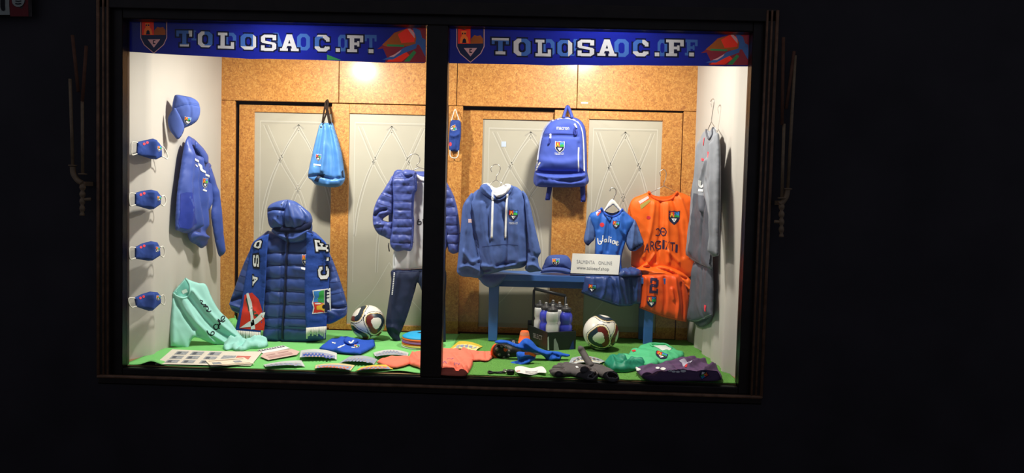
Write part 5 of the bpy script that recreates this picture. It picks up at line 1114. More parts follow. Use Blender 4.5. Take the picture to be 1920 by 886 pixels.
# ------------------------------------------------------------------ papers and cards on the felt
PAPER = mat('newsprint', (226, 216, 202), .85, .2, var=.03); PINKP = mat('pinkish_newsprint', (214, 182, 172), .85, .2, var=.04); WPAPER = mat('white_paper', (236, 234, 232), .8, .2)
INK = mat('grey_ink', (158, 160, 164), .8, .1, var=.3, vscale=90); REDI = mat('red_ink', (206, 120, 110), .8, .1); INKD = mat('dark_ink', (96, 98, 106), .8, .1); FRAMEI = mat('tan_ink', (176, 140, 120), .8, .1)
def sheet(name, label, cat, poly, mt, z, arch=0, grp=None, th=.0015, skew=None):
    F = FF(z); uvp = [F.uv(*p) for p in poly]; x0 = min(p[0] for p in uvp); x1 = max(p[0] for p in uvp)
    t = thing(name, ((x0+x1)/2, sum(p[1] for p in uvp)/len(uvp), z), label, cat, grp)
    b = puff(F, poly, th, .3, .018, r=.004, sm=False, base=(lambda u, v: arch*(1-((u-x0)/(x1-x0)*2-1)**2)) if arch else None)
    b.build('sheet', mt, t); return t, F, b.bvh(), uvp
def bil(q, x, y): return ((q[0][0]*(1-x)+q[1][0]*x)*(1-y)+(q[3][0]*(1-x)+q[2][0]*x)*y, (q[0][1]*(1-x)+q[1][1]*x)*(1-y)+(q[3][1]*(1-x)+q[2][1]*x)*y)
def pr(m, F, q, bv, r, k=0, off=.0012, res=.03): decal(m, F, [bil(q, r[0], r[1]), bil(q, r[2], r[1]), bil(q, r[2], r[3]), bil(q, r[0], r[3])], bv, off, res, k)
t, F, bv, _ = sheet('newspaper', 'large open newspaper page of small photographs at the left front of the felt', 'newspaper', [(323, 654.5), (372, 657), (439, 658.5), (492, 658.5), (482, 671), (470.5, 685), (400, 684.5), (340, 683), (291, 682)], PAPER, .012)
q = [(291, 682), (470.5, 685), (492, 658.5), (323, 654.5)]
for i, rw in enumerate(((.66, .88), (.38, .58), (.1, .3))):
    for j in range(3): m = MB(); x0 = .08+.17*j+.02*(j == 2); pr(m, F, q, bv, (x0, rw[0], x0+.13, rw[1])); pr(m, F, q, bv, (x0+.02, rw[0]+.03, x0+.06, rw[1]-.04), 1, .0018); m.build('printed_photo', [INK, INKD], t)
m = MB(); pr(m, F, q, bv, (.62, .4, .76, .66)); m.build('headline', INK, t); m = MB(); pr(m, F, q, bv, (.77, .42, .92, .66)); m.build('headline', REDI, t)
t, F, bv, _ = sheet('leaflet', 'small cream leaflet with a brown printed frame lying on the open newspaper', 'leaflet', [(384.6, 675), (457.5, 669.8), (477, 681), (396.3, 687)], mat('cream_paper', (236, 222, 200), .85, .2), .017)
q = [(396.3, 687), (477, 681), (457.5, 669.8), (384.6, 675)]
for r in ((.06, .12, .94, .18), (.06, .8, .94, .86)): m = MB(); pr(m, F, q, bv, r); m.build('printed_rule', FRAMEI, t)
for r in ((.1, .3, .3, .6), (.62, .36, .8, .62)): m = MB(); pr(m, F, q, bv, r); m.build('printed_block', INK, t)
t, F, bv, _ = sheet('newspaper', 'white folded newspaper with a black checked masthead beneath the turquoise hem', 'newspaper', [(482.5, 656), (531, 647), (544, 652.5), (494, 662.5)], WPAPER, .010)
q = [(494, 662.5), (544, 652.5), (531, 647), (482.5, 656)]
m = MB(); pr(m, F, q, bv, (.02, .62, .98, .96)); m.build('masthead', INKD, t)
for k in range(9): m = MB(); pr(m, F, q, bv, (.06+.1*k, .7, .12+.1*k, .88), 0, .002); m.build('masthead_block', WPAPER, t)
t, F, bv, _ = sheet('newspaper', 'pinkish folded newspaper in front of the padded coat', 'newspaper', [(488, 668), (494, 661.5), (546, 653.5), (562, 658.5), (557, 664.5), (503, 674.5)], PINKP, .015)
q = [(503, 674.5), (557, 664.5), (546, 653.5), (490, 664)]
for r in ((.1, .66, .4, .8), (.5, .66, .85, .8), (.1, .2, .9, .5)): m = MB(); pr(m, F, q, bv, r); m.build('printed_block', mat('rose_ink', (188, 150, 144), .85), t)
SKIN = mat('printed_skin', (206, 160, 140), .8); TB = mat('printed_team_blue', (70, 88, 170), .7); TBG = mat('printed_grey_blue', (150, 158, 186), .7); TY = mat('printed_ochre', (216, 180, 60), .7); TRD = mat('printed_orange_red', (222, 120, 80), .7); CG = mat('card_light_grey', (206, 208, 206), .5, .4); CS = mat('card_silver_grey', (168, 174, 182), .5, .4); CY = mat('card_yellow', (228, 196, 70), .5, .4); CB = mat('card_buff', (222, 202, 150), .5, .4)
def team_card(label, q, base_, shirt, n, arch, z=ZG+.002, bg=None, strip=None, far=None):
    t, F, bv, _ = sheet('team_card', label, 'card', q if far is None else [q[0], q[1], far[0], q[2], q[3], far[1]], base_, z, arch, 'team photo cards', .0018)
    m = MB(); pr(m, F, q, bv, (.05, .12, .95, .8), 0, .0012, .02); m.build('printed_background', bg or TBG, t)
    if strip: m = MB(); pr(m, F, q, bv, (.0, .0, 1, .16), 0, .0014, .02); m.build('printed_strip', strip, t)
    for rw, y0 in ((0, .46), (1, .16)):
        for k in range(n-rw):
            x = .08+(k+.5*rw)*.84/n; m = MB(); pr(m, F, q, bv, (x, y0, x+.6*.84/n, y0+.2), 0, .002+.0006*rw, .02); pr(m, F, q, bv, (x+.16*.84/n, y0+.21, x+.46*.84/n, y0+.32), 1, .0022+.0006*rw, .02); m.build('printed_player', [shirt, SKIN], t)
    return t
team_card('white bordered team photo card with blue players, arched, in front of the folded polo shirt', [(561.5, 675), (631.5, 674), (631.5, 664.5), (564, 657)], CG, TB, 9, .022)
team_card('pale team card lying nearest the left front edge of the felt', [(497.5, 689), (572, 687), (565, 678), (494, 683.5)], CG, TBG, 7, .012, bg=CS)
team_card('silver grey team card lying left of the salmon sleeve tip', [(633, 682), (701, 683), (707.5, 674), (655, 671)], CS, TBG, 8, .020)
team_card('silver grey team card resting above the salmon shirt sleeve', [(703, 671), (764.7, 667.5), (766, 662), (700, 661)], CG, TBG, 9, .022, bg=CS)
team_card('buff and red team card at the front edge of the felt', [(590, 692), (657, 695), (665, 685), (592, 684)], CB, TRD, 9, .012, bg=TBG)
team_card('yellow edged team card at the front beside the salmon sleeve', [(666, 696), (737, 692), (730, 686), (676, 689)], CY, TRD, 7, .012, bg=TBG)
team_card('yellow team card on the turf behind the salmon shirt', [(842, 654.5), (893, 658), (905, 649), (860, 643)], CY, TBG, 5, .020, bg=mat('printed_pale_yellow', (232, 220, 150), .7))
team_card('yellow edged team card partly beneath the grey gloves', [(1064, 684), (1126, 685), (1135, 677), (1072, 675)], CS, INKD, 7, .03, bg=CG, strip=CY)

# folded polo shirt
F = FF(ZG+.012)
t = thing('folded_polo_shirt', tuple(fl(650, 650, ZG)), 'royal blue polo shirt folded flat on the felt in front of the padded coat', 'shirt')
M_POLO = mat('polo_royal_blue', (40, 84, 190), .8, .25, var=.04, bump=.1, bscale=500)
b = puff(F, [(598, 652.5, 1), (608, 644), (619.5, 636, 1), (634, 635), (647.5, 633), (656, 634), (667, 637.5), (678, 638), (688, 638.5), (702, 637.5, 1), (703.5, 648, 1), (690, 656), (675.6, 662.8, 1), (652, 661), (632, 659), (612, 655.5)], .022, .9, .012, r=.03, amp=.006, nsc=9, folds=[([(640, 637), (636, 650), (632, 660)], .02, .006), ([(660, 640), (680, 645), (702, 644)], .02, .008)]); b.build('body', M_POLO, t); bv = b.bvh()
c = puff(FF(ZG+.03), [(645, 636), (652, 633.5), (662, 636), (672, 640), (668, 643), (660, 645.5), (652, 644), (645.5, 641)], .025, .5, .010, r=.03, amp=.004); c.build('collar', M_POLO, t)
for pts in ([(634, 652), (640, 648.5), (646, 646)], [(654, 646), (659, 642.5), (663, 637.5)]): m = MB(); ribbon(m, F, pts, .010, bvhof(b, c), .002); m.build('white_trim', M_WPRINT, t, 'white trim')
m = MB(); decal(m, F, [(622, 640.5), (630, 642.5), (628, 644.5), (622.5, 643)], bv, .002, .012); m.build('chest_logo', M_WPRINT, t)
m = MB(); crest(m, F, 669, 649, 9, 6, bv, 0, 0, .002, 5, True); m.build('crest', CR, t)
m = MB(); decal(m, F, [(659, 651.5), (665, 652.5), (665, 651), (659, 650)], bv, .002, .012); m.build('embroidered_line', M_WPRINT, t)

# stack of flat marker discs: each disc a thing
cc = at(791, 648, .80); dk = [('white', (232, 232, 226)), ('yellow', (222, 206, 90)), ('orange', (232, 110, 40)), ('purple', (130, 90, 150)), ('pink', (226, 120, 140)), ('orange', (240, 120, 36)), ('blue', (40, 170, 226))]
words = ['lowest white marker disc of the stack by the mullion', 'yellow marker disc, second from the bottom of the stack by the mullion', 'orange marker disc between yellow and purple in the stack by the mullion', 'purple marker disc in the middle of the stack by the mullion', 'pink marker disc above the purple one in the stack by the mullion', 'orange marker disc directly under the blue one in the stack', 'blue marker disc on top of the stack by the mullion']
for k, (nm, col_) in enumerate(dk):
    m = MB(); z0 = .0105*k; R0 = .137-.001*k
    lathe(m, [(R0, 0), (R0+.001, .003), (R0-.004, .008), (.10, .0105+.010), (.036, .026), (.030, .024), (.032, .020), (.10, .012), (R0-.008, .001)], (cc.x+.002*math.sin(k*2), cc.y+.002*math.cos(k*3), ZG+z0), 40)
    m.f = [f for f in m.f if len(f) < 20]; m.m = m.m[:len(m.f)]; m.sm = m.sm[:len(m.f)]
    n = 40; L_ = 8*n; m.f += [[L_+j, j, (j+1) % n, L_+(j+1) % n][::1] for j in range(n)]; m.m += [0]*n; m.sm += [True]*n
    tag(m.build('marker_disc', mat('disc_%s_%d' % (nm, k), col_, .5, .4, var=.02)), words[k], 'marker disc', 'stacked marker discs')

# salmon shirt spread behind the mullion
F = FF(ZG+.008)
t = thing('salmon_t_shirt', tuple(fl(820, 690, ZG)), 'salmon pink t-shirt spread on the floor behind the foot of the mullion', 't-shirt')
b = puff(F, [(767, 668), (778, 661), (800, 659), (825, 657), (842, 655.5), (868, 658), (894, 661), (900, 667), (888, 675), (886, 684), (880, 695), (872, 703.5), (852, 704), (825, 702), (800, 699), (786, 689), (769, 683), (764, 675)], .045, .3, .014, r=.10, folds=[([(772, 664), (776, 674), (786, 684)], .014, .010), ([(850, 668), (872, 690)], .02, -.010), ([(845, 694), (856, 696), (872, 694)], .02, .018), ([(856, 700), (862, 692), (876, 698)], .014, -.016), ([(868, 664), (884, 672)], .014, .012)], amp=.010, nsc=10); b.build('body', M_SALMON, t); bv = b.bvh()
s = puff(F, [(705.5, 679.5, 1), (716, 674), (730, 670), (750, 669.5), (768, 669), (770, 676), (767, 682), (752, 687), (737, 689), (722, 685)], .03, .3, .014, r=.06, folds=[([(712, 678), (740, 676), (766, 675)], .03, .006)], amp=.006, nsc=10); s.build('sleeve', M_SALMON, t)
s = puff(F, [(888, 661.5), (900, 661), (912, 659.5), (922.5, 660.5), (925, 668), (914, 676), (900, 675.5), (886, 674.5)], .03, .3, .014, r=.06, folds=[([(912, 661), (912, 674)], .012, -.012)], amp=.006, nsc=12, seed=4); s.build('sleeve', M_SALMON, t)
for pts in ([(838, 673), (842, 671), (846, 673), (850, 671)], [(830, 681), (834, 677), (837, 681)], [(852, 684), (856, 680), (859, 684), (862, 681)]): m = MB(); ribbon(m, F, pts, .006, bv, .002, .012); m.build('print_stroke', mat('mauve_print', (170, 110, 140), .8), t)

# ------------------------------------------------------------------ bottle carrier and bottles
A = fl(1026, 657.5, ZG); Bp = fl(1080, 655.8, ZG); Cp = fl(989, 645.5, ZG)
cu = Vector((math.cos(.42), math.sin(.42), 0)); cw = .214; cv = Vector((-cu.y, cu.x, 0)); cl = .33; ch_ = .125
M_CAR = mat('black_carrier_plastic', (30, 32, 34), .45, .4, var=.06)
def cpt(s, d, z): p = A+cu*s+cv*d; return Vector((p.x, p.y, ZG+z))
t = thing('bottle_carrier', tuple(cpt(cw/2, cl/2, 0)), 'black plastic bottle carrier with tall handle on the turf under the bench', 'carrier')
def cbox(s0, d0, z0, s1, d1, z1, mb=None):
    mb = mb or MB(); v = [cpt(s0, d0, z0), cpt(s1, d0, z0), cpt(s1, d1, z0), cpt(s0, d1, z0), cpt(s0, d0, z1), cpt(s1, d0, z1), cpt(s1, d1, z1), cpt(s0, d1, z1)]
    mb.add(v, [(0, 3, 2, 1), (4, 5, 6, 7), (0, 1, 5, 4), (1, 2, 6, 5), (2, 3, 7, 6), (3, 0, 4, 7)], 0, False); return mb
cbox(0, 0, .0, cw, cl, .006).build('base', M_CAR, t, bevel=.002)
for a in ((0, 0, .006, cw, .006, ch_), (0, cl-.006, .006, cw, cl, ch_+.03), (0, .006, .006, .006, cl-.006, ch_), (cw-.006, .006, .006, cw, cl-.006, ch_)): cbox(*a).build('side_panel', M_CAR, t, bevel=.002)
FCf = Frame(cpt(0, 0, 0), cu, (0, 0, 1)); FCs = Frame(cpt(0, cl, 0), -cv, (0, 0, 1))
for pg, mc in (([(1026.5, 656), (1026.5, 632), (1028.5, 630), (1029.5, 656)], CG), ([(1038, 657), (1038.5, 636), (1041, 633.5), (1046, 645), (1048.5, 657.5)], mat('carrier_grey', (150, 152, 154), .6)), ([(1066.5, 656), (1072, 642), (1075, 636), (1076.5, 657)], mat('carrier_blue', (36, 54, 120), .5))):
    m = MB(); decal(m, FCf, pg, None, .0015, .03); m.build('window_cutout', mc, t)
m = MB(); glyphs(m, FCs, 'SELECT', [(1000, 632), (1017, 637.5), (1017, 629), (1000, 623.5)], None, .002); m.build('maker_lettering', mat('silver_lettering', (150, 150, 154), .5), t)
m = MB(); tube(m, [cpt(.012, cl*.80, .01), cpt(.012, cl*.80, .37), cpt(.02, cl*.79, .385)], .009, 8); m.build('handle_post', M_CAR, t)
m = MB(); tube(m, [cpt(cw-.012, cl*.45, .01), cpt(cw-.012, cl*.45, .34)], .009, 8); m.build('handle_post', M_CAR, t)
m = MB(); tube(m, [cpt(.012, cl*.80, .385), cpt(cw-.012, cl*.45, .345)], .011, 8); m.build('handle_bar', M_CAR, t)
M_BCL = mat('frosted_clear_bottle', (196, 196, 192), .35, .5, var=.03); M_BBL = mat('blue_bottle_plastic', (64, 72, 196), .3, .5, var=.03); M_CAPB = mat('black_bottle_cap', (52, 50, 50), .4, .5); M_VALVE = mat('grey_valve', (150, 150, 148), .4, .5)
def bottle(s, d, clear, label):
    p = cpt(s, d, .007); R = .043; K = 1.2
    t = thing('water_bottle', tuple(p), label, 'bottle', 'bottles in the carrier')
    m = MB(); lathe(m, [(a_, b_*K) for a_, b_ in ([(.032, 0), (R, .006), (R, .075), (R-.002, .085), (R, .10), (R, .122), (R-.006, .132), (R-.007, .140), (R, .150), (R, .178), (R-.004, .190), (R-.011, .198), (R-.012, .206)] if not clear else [(.032, 0), (R, .006), (R, .09), (R, .128), (R-.007, .142), (R-.001, .158), (R, .188), (R-.002, .199), (R-.006, .206)])], p, 28); m.build('body', M_BCL if clear else M_BBL, t)
    m = MB(); lathe(m, [(.034, 0), (.035, .004), (.035, .018), (.031, .023), (.018, .026), (.013, .036), (.011, .037)], p+Vector((0, 0, .2065*K)), 24); m.build('cap', M_CAPB, t)
    m = MB(); lathe(m, [(.009, 0), (.010, .006), (.007, .012)], p+Vector((0, 0, .2065*K+.037)), 14); m.build('valve', M_VALVE, t)
ds = (.052, .155, .258)
s0 = cw*.27; s1 = cw*.75
bottle(s0, ds[0], True, 'frosted clear bottle with black cap at the front left of the carrier')
bottle(s1, ds[0], False, 'blue bottle with black cap at the front right of the carrier')
bottle(s0, ds[1], False, 'blue bottle half hidden behind the front clear bottle in the carrier')
bottle(s1, ds[1], True, 'clear bottle showing between the front clear and front blue bottles')
bottle(s0, ds[2], True, 'clear bottle standing at the back left of the carrier under its handle')
bottle(s1, ds[2], True, 'bottle at the hidden back right of the carrier, only its cap showing')

# ------------------------------------------------------------------ boots, socks, cone
M_BOOT = mat('black_boot_leather', (30, 30, 32), .45, .4, var=.1, vscale=40, bump=.1, bscale=200); M_SOLE = mat('black_rubber_sole', (48, 46, 46), .6, .3, var=.15, vscale=40); M_STUD = mat('boot_stud', (120, 118, 112), .4, .5); M_OR = mat('boot_orange', (250, 92, 34), .5, .4)
F = FV(940, 670, .50, .35)
t = thing('football_boot', tuple(F.P(*F.uv(945, 672))), 'black football boot with orange heel lying on its side, studded sole showing', 'boot')
up = puff(F.shift(-.035), [(930, 646), (945, 643), (960, 645), (974, 652), (980, 662), (976, 670), (960, 671.5), (945, 671), (934, 662)], .09, .6, .010, r=.05, amp=.004, nsc=18); up.build('upper', M_BOOT, t)
so = puff(F.shift(.012), [(924, 656), (927, 648), (934, 644), (944, 645), (951, 650), (954, 658), (953, 666), (948, 671), (940, 673), (932, 669), (926, 663)], .035, .5, .009, r=.03, amp=.003, nsc=25); so.build('sole', M_SOLE, t); bv = so.bvh()
for x, y in ((929, 652), (938, 646.5), (946, 649), (952, 657), (951, 664), (942, 667.5), (933, 662)):
    p = hit(F, *F.uv(x, y), bv, -.002); m = MB(); lathe(m, [(.011, 0), (.009, .008), (.006, .011)], p, 10, F.N); m.build('stud', M_STUD, t)
m = MB(); decal(m, F, [(944, 652), (949, 651), (951.5, 655), (948, 659), (944.5, 657)], bv, .002, .008); m.build('sole_badge', M_OR, t)
m = MB(); cord(m, F, [(930, 645), (924.5, 650), (922, 658), (924, 665), (931, 671)], .010, None); m.build('heel_counter', M_OR, t, 'orange heel strip')
F = FV(975, 660, .62, .2)
t = thing('football_boot', tuple(F.P(*F.uv(975, 668))), 'second black football boot mostly hidden beneath the blue sock', 'boot')
up = puff(F, [(948, 642), (956, 637), (964, 636), (975, 644), (1000, 655), (1030, 664), (1030, 671), (1010, 673), (985, 670), (962, 668), (950, 658)], .08, .6, .012, r=.05, amp=.004); up.build('upper', M_BOOT, t); bv = up.bvh()
so = puff(F.shift(-.05), [(955, 650), (990, 655), (1028, 666), (1027, 673), (990, 673), (957, 668)], .02, .6, .014, r=.03); so.build('sole', M_SOLE, t)
m = MB(); decal(m, F, [(960, 638), (964, 637), (965, 643), (961, 643)], bv, .002, .01); m.build('tongue_badge', M_STUD, t)
M_SOCK = mat('royal_blue_sock_knit', (44, 96, 200), .95, .1, var=.08, vscale=60, bump=.2, bscale=500)
F = FV(980, 655, .47, .05)
t = thing('football_sock', tuple(F.P(*F.uv(1000, 675))), 'long blue football sock draped over the black boots toward the carrier', 'sock')
b = puff(F, [(927, 640.5), (937, 636.5), (954, 638.5), (963, 642), (972, 644), (981, 635.5), (990, 634), (999, 640), (1008, 650), (1022, 656), (1034, 657.5), (1047, 658.5), (1058, 662), (1068, 664), (1068, 667), (1062, 668.5), (1053, 668), (1051, 673), (1038, 676), (1026, 675.5), (1020, 668), (1008, 661.5), (997, 660), (986, 657.5), (968, 652), (955, 646), (946, 643), (935, 644)], .07, .4, .010, r=.035, folds=[([(985, 640), (1005, 654), (1030, 662)], .012, .010), ([(1028, 664), (1036, 662), (1046, 666)], .008, -.016), ([(1030, 672), (1042, 668), (1050, 670)], .01, .010), ([(935, 639), (965, 646), (985, 652)], .01, .008)], amp=.006, nsc=14); b.build('leg', M_SOCK, t)
F = FV(975, 672, .36, -.05)
t = thing('football_sock', tuple(F.P(*F.uv(980, 685))), 'shorter blue football sock with orange band lying in front of the boots', 'sock')
b = puff(F, [(968.5, 660.5), (974, 658.5), (982, 659.5), (988, 659.5), (997, 661.5), (1004, 666.5), (1003, 673), (996, 678), (985, 684), (974, 686), (963, 686.5), (955, 683.5), (957.5, 678.5), (965, 676.5), (971, 674.5), (968.5, 667)], .07, .4, .009, r=.035, folds=[([(972, 676), (985, 670), (1000, 668)], .010, -.016), ([(972, 662), (975, 672)], .008, .008), ([(960, 682), (978, 680), (992, 676)], .010, .012)], amp=.006, nsc=16, seed=4); b.build('foot', M_SOCK, t); bv = b.bvh()
m = MB(); ribbon(m, F, [(984, 660.5), (994, 661), (1001, 664.5), (1004.5, 667)], .018, bv, .003); m.build('top_band', M_OR, t, 'orange band')
cp = fl(983, 650, ZG); m = MB()
t = thing('marker_cone', (cp.x, cp.y, ZG), 'small orange marker cone standing behind the blue socks', 'cone')
lathe(m, [(.058, 0), (.058, .006), (.048, .010), (.028, .105), (.024, .112), (.018, .112)], (cp.x, cp.y, ZG), 24); m.build('cone_body', mat('cone_orange', (250, 108, 50), .55, .3, var=.12, vscale=60), t)
m = MB(); lathe(m, [(.0325, 0), (.0285, .022)], (cp.x, cp.y, ZG+.083), 24); m.f = [f for f in m.f if len(f) < 6]; m.m = m.m[:len(m.f)]; m.sm = m.sm[:len(m.f)]; m.v = [Vector((cp.x+(p.x-cp.x)*1.02, cp.y+(p.y-cp.y)*1.02, p.z)) for p in m.v]; m.build('pale_collar', mat('cone_pale_orange', (250, 150, 110), .6), t)

# lanyard with a clip and a white tag
F = FF(ZG)
t = thing('key_lanyard', tuple(fl(970, 698, ZG)), 'black cord lanyard with a white paper tag at the front edge of the turf', 'lanyard')
m = MB(); tube(m, smooth3([fl(x, y, ZG+.006) for x, y in ((949, 697), (938, 698.5), (927, 697.5), (919, 699), (915.5, 697), (918, 695.5), (926, 697.5), (938, 697), (949, 696))], 5), .005, 6); m.build('cord', M_BLKPL, t)
m = MB(); lathe(m, [(.010, 0), (.015, .006), (.015, .038), (.010, .044)], fl(950, 696.5, ZG+.015), 12, (1, .05, 0)); m.build('clip', M_BLKPL, t)
m = MB(); tube(m, smooth3([fl(x, y, ZG+.012) for x, y in ((950, 694), (946, 692.5), (944, 695), (949, 697))], 5), .004, 6); m.build('ring', M_WIRE, t)
b = puff(F, [(965.5, 694), (976.7, 691.5), (995, 692), (1013, 691), (1021, 696), (1023.5, 704.5), (1008, 702), (990, 705), (969.5, 703.8)], .003, .3, .014, r=.005, base=lambda u, v: .012+.006*math.sin(u*40)); b.build('paper_tag', M_CARD, t); bv = b.bvh()
for k in range(3): m = MB(); decal(m, F, [(985, 695+2.6*k), (1008, 694.6+2.6*k), (1008, 695.3+2.6*k), (985, 695.8+2.6*k)], bv, .0012, .02); m.build('printed_line', MG, t)
m = MB(); decal(m, F, [(968, 695), (975, 694.3), (975.5, 695.5), (968.5, 696.3)], bv, .0012, .02); m.build('red_mark', REDI, t)

# goalkeeper gloves
M_GLV = mat('charcoal_glove', (92, 86, 86), .7, .3, var=.08, vscale=30, bump=.15, bscale=300); M_GLI = mat('glove_opening_shade', (28, 24, 26), .9, .1, var=0); M_PIPE = mat('glove_grey_piping', (150, 144, 140), .6)  # the near-black is painted shade for the cuff openings
def glove(label, palm, fingers, cuff, pipe, thumb, seed):
    F = FF(ZG+.012); t = thing('goalkeeper_glove', tuple(fl(palm[0][0], palm[0][1], ZG)), label, 'glove', 'goalkeeper gloves')
    b = puff(F, palm, .055, .25, .010, r=.05, amp=.006, nsc=14, seed=seed, folds=[([palm[0], palm[len(palm)//2]], .014, .006)]); b.build('hand', M_GLV, t)
    for fg in fingers:
        m = MB(); pts = smooth3([fl(x, y, ZG+z) for x, y, z in fg], 5); n = len(pts); tube(m, pts, [.015+.006*math.sin(math.pi*min(1, i/n*1.2)) if i < n-2 else .012*(n-i)/2.2 for i in range(n)], 10); m.build('finger', M_GLV, t)
    if thumb: m = MB(); pts = smooth3([fl(x, y, ZG+.03)+Vector((0, 0, z)) for x, y, z in thumb], 5); n = len(pts); tube(m, pts, [.021 if i < n-2 else .008+.006*(n-1-i) for i in range(n)], 10); m.build('thumb', M_GLV, t)
    bv = b.bvh(); m = MB(); decal(m, F, cuff, bv, .003, .010, sm=True); m.build('cuff_opening_shade', M_GLI, t)
    m = MB(); cord(m, F, cuff+cuff[:1], .0035, bv, lift=.002); m.build('piping', M_PIPE, t)
    bv = b.bvh()
    for pg in pipe: m = MB(); decal(m, F, pg, bv, .002, .012); m.build('white_logo', M_WPRINT, t)
glove('grey goalkeeper glove palm down on the turf, fingers pointing left', [(1054, 687), (1068, 686), (1085, 688), (1104, 692), (1120, 698), (1121, 705), (1115, 711), (1102, 711), (1086, 706), (1072, 702.5), (1056, 702), (1049, 695)],
      [[(1060, 699.5, .018), (1046, 699.5, .02), (1032, 698, .016)], [(1058, 696.5, .022), (1044, 696, .026), (1030.5, 694.5, .02)], [(1058, 692, .024), (1046, 690, .028), (1036, 689.5, .022)], [(1062, 688, .024), (1052, 685.5, .026), (1044, 685.5, .022)]],
      [(1102, 709), (1104, 703.5), (1111, 699.5), (1118, 697.5), (1120, 702), (1115, 707.5), (1108, 710)], [[(1079, 686.5), (1083, 686.5), (1085, 689), (1080, 689)], [(1092, 690), (1104, 688), (1105, 690.5), (1093, 692.5)]], None, 3)
glove('grey goalkeeper glove crossing over the other, thumb raised, cuff toward the right', [(1098, 687), (1108, 686), (1122, 689), (1136, 692), (1147, 698), (1158, 704), (1161, 710), (1153, 714.5), (1141, 713), (1128, 705), (1112, 698), (1102, 693)],
      [[(1104, 690, .03), (1094, 689.5, .045), (1086, 690, .042)], [(1106, 693, .03), (1096, 693, .05), (1088, 694, .046)]], [(1137, 704), (1140, 698.5), (1148, 698), (1156, 702), (1159, 707), (1153, 711), (1143, 710)], [[(1105, 686.5), (1108, 686), (1109, 689), (1106, 690)]], [(1110, 688, .0), (1101, 684, .03), (1092, 680, .065), (1085, 679, .10)], 5)

# green shirt and shorts
F = FF(ZG+.006)
t = thing('green_shorts', tuple(fl(1175, 690, ZG)), 'sea green shorts bundled on the turf beneath the mint green shirt', 'shorts')
b = puff(F, [(1133, 680), (1141, 674.5), (1155, 673), (1180, 674), (1205, 682), (1214, 688), (1206, 692), (1190, 694), (1176, 697), (1160, 697), (1146, 696), (1139, 688)], .06, .2, .012, r=.06, folds=[([(1146, 680), (1152, 694)], .014, .012), ([(1160, 682), (1180, 686), (1205, 688)], .016, .018), ([(1158, 690), (1175, 686), (1190, 680)], .014, -.018), ([(1170, 694), (1190, 690), (1210, 690)], .012, .016)], amp=.014, nsc=14); b.build('body', M_GREEND, t)
F = FF(.035)
t = thing('green_football_shirt', tuple(fl(1225, 680, ZG)), 'mint green football shirt folded on the turf at the right, shield on chest', 'shirt')
b = puff(F, [(1155, 674, 1), (1166, 671), (1175, 667.5), (1185, 657.5), (1203, 650), (1221, 646), (1236, 646.5), (1250, 647), (1262, 652), (1271, 659), (1283, 662, 1), (1283, 667, 1), (1266, 674), (1250, 680), (1234, 684), (1219, 687, 1), (1190, 681)], .04, .6, .014, r=.08, folds=[([(1185, 662), (1215, 668), (1250, 668)], .03, .008), ([(1170, 674), (1200, 678), (1230, 682)], .02, .010), ([(1200, 654), (1225, 660), (1262, 662)], .02, -.006)], amp=.008, nsc=8); b.build('body', M_GREENJ, t); bv = b.bvh()
m = MB(); cord(m, F, [(1160, 675.5), (1190, 682.5), (1219, 687.5), (1236, 684.5), (1252, 680), (1268, 674), (1283, 667)], .006, None, lift=-.01); m.build('hem', MATS['sea_green_jersey'], t)
m = MB(); decal(m, F, [(1224, 648.5), (1236, 647.5), (1248, 647.5), (1259, 654), (1250, 655.5), (1238, 655)], bv, .003, .014); m.build('neck_label', mat('pale_mint_label', (214, 226, 220), .8), t)
m = MB(); cord(m, F, [(1224, 650), (1220, 646.5), (1226, 645), (1240, 646), (1250, 646.5), (1259, 653)], .007, bv); m.build('collar', M_GREENJ, t)
m = MB(); crest(m, F, 1240, 666.5, 20, 12, bv, 0, .35, .003, 0); m.build('crest', CR, t)
m = MB(); decal(m, F, [(1184, 657), (1190, 655.5), (1192.5, 658), (1187, 660)], bv, .003, .014); m.build('red_badge', MATS['red_badge'], t)

# purple shirt
F = FF(ZG+.02)
t = thing('purple_football_shirt', tuple(fl(1275, 700, ZG)), 'dark purple football shirt bunched at the right front corner of the turf', 'shirt')
b = puff(F, [(1192, 693), (1202, 691), (1219, 691.5), (1236, 686), (1252, 681), (1274, 675), (1290, 673), (1303, 672.5), (1313, 676), (1322, 680), (1330, 687), (1342, 690), (1349, 697), (1354, 706), (1350, 712), (1330, 713.5), (1300, 713), (1270, 714), (1240, 714.5), (1218, 712.5), (1203, 706)], .06, .15, .012, r=.10, folds=[([(1205, 700), (1230, 697), (1260, 700)], .018, .010), ([(1215, 708), (1245, 704), (1290, 708), (1330, 708)], .014, -.012), ([(1235, 712), (1280, 709), (1345, 710)], .014, .014), ([(1290, 700), (1305, 690), (1325, 682)], .02, .014), ([(1280, 696), (1295, 684), (1305, 675)], .018, -.010), ([(1320, 705), (1335, 698), (1345, 690)], .02, .016), ([(1250, 690), (1280, 688)], .03, .012)], amp=.008, nsc=11, seed=3); b.build('body', M_PURPLE, t); bv = b.bvh()
m = MB(); decal(m, F, [(1273, 676.5), (1286, 675), (1301, 674), (1294, 681), (1287, 683), (1278, 680)], bv, .003, .012); m.build('neck_label', mat('lilac_grey_label', (190, 186, 204), .8), t)
for k, (x, y) in enumerate(((1196, 693), (1233, 690), (1243, 691.5), (1256, 695), (1263, 697), (1271, 697.5), (1281, 696))):
    m = MB(); w_ = 3.6+1.2*(k in (0, 2, 6)); decal(m, F, [(x+w_*math.cos(a*.7)*1.1, y+w_*.55*math.sin(a*.7)) for a in range(9)], bv, .003, .012); m.build('printed_letter_shape', M_WPRINT, t)
m = MB(); crest(m, F, 1319, 702, 15, 14, bv, 0, 2.6, .003, 0, True); m.build('crest', CR, t)
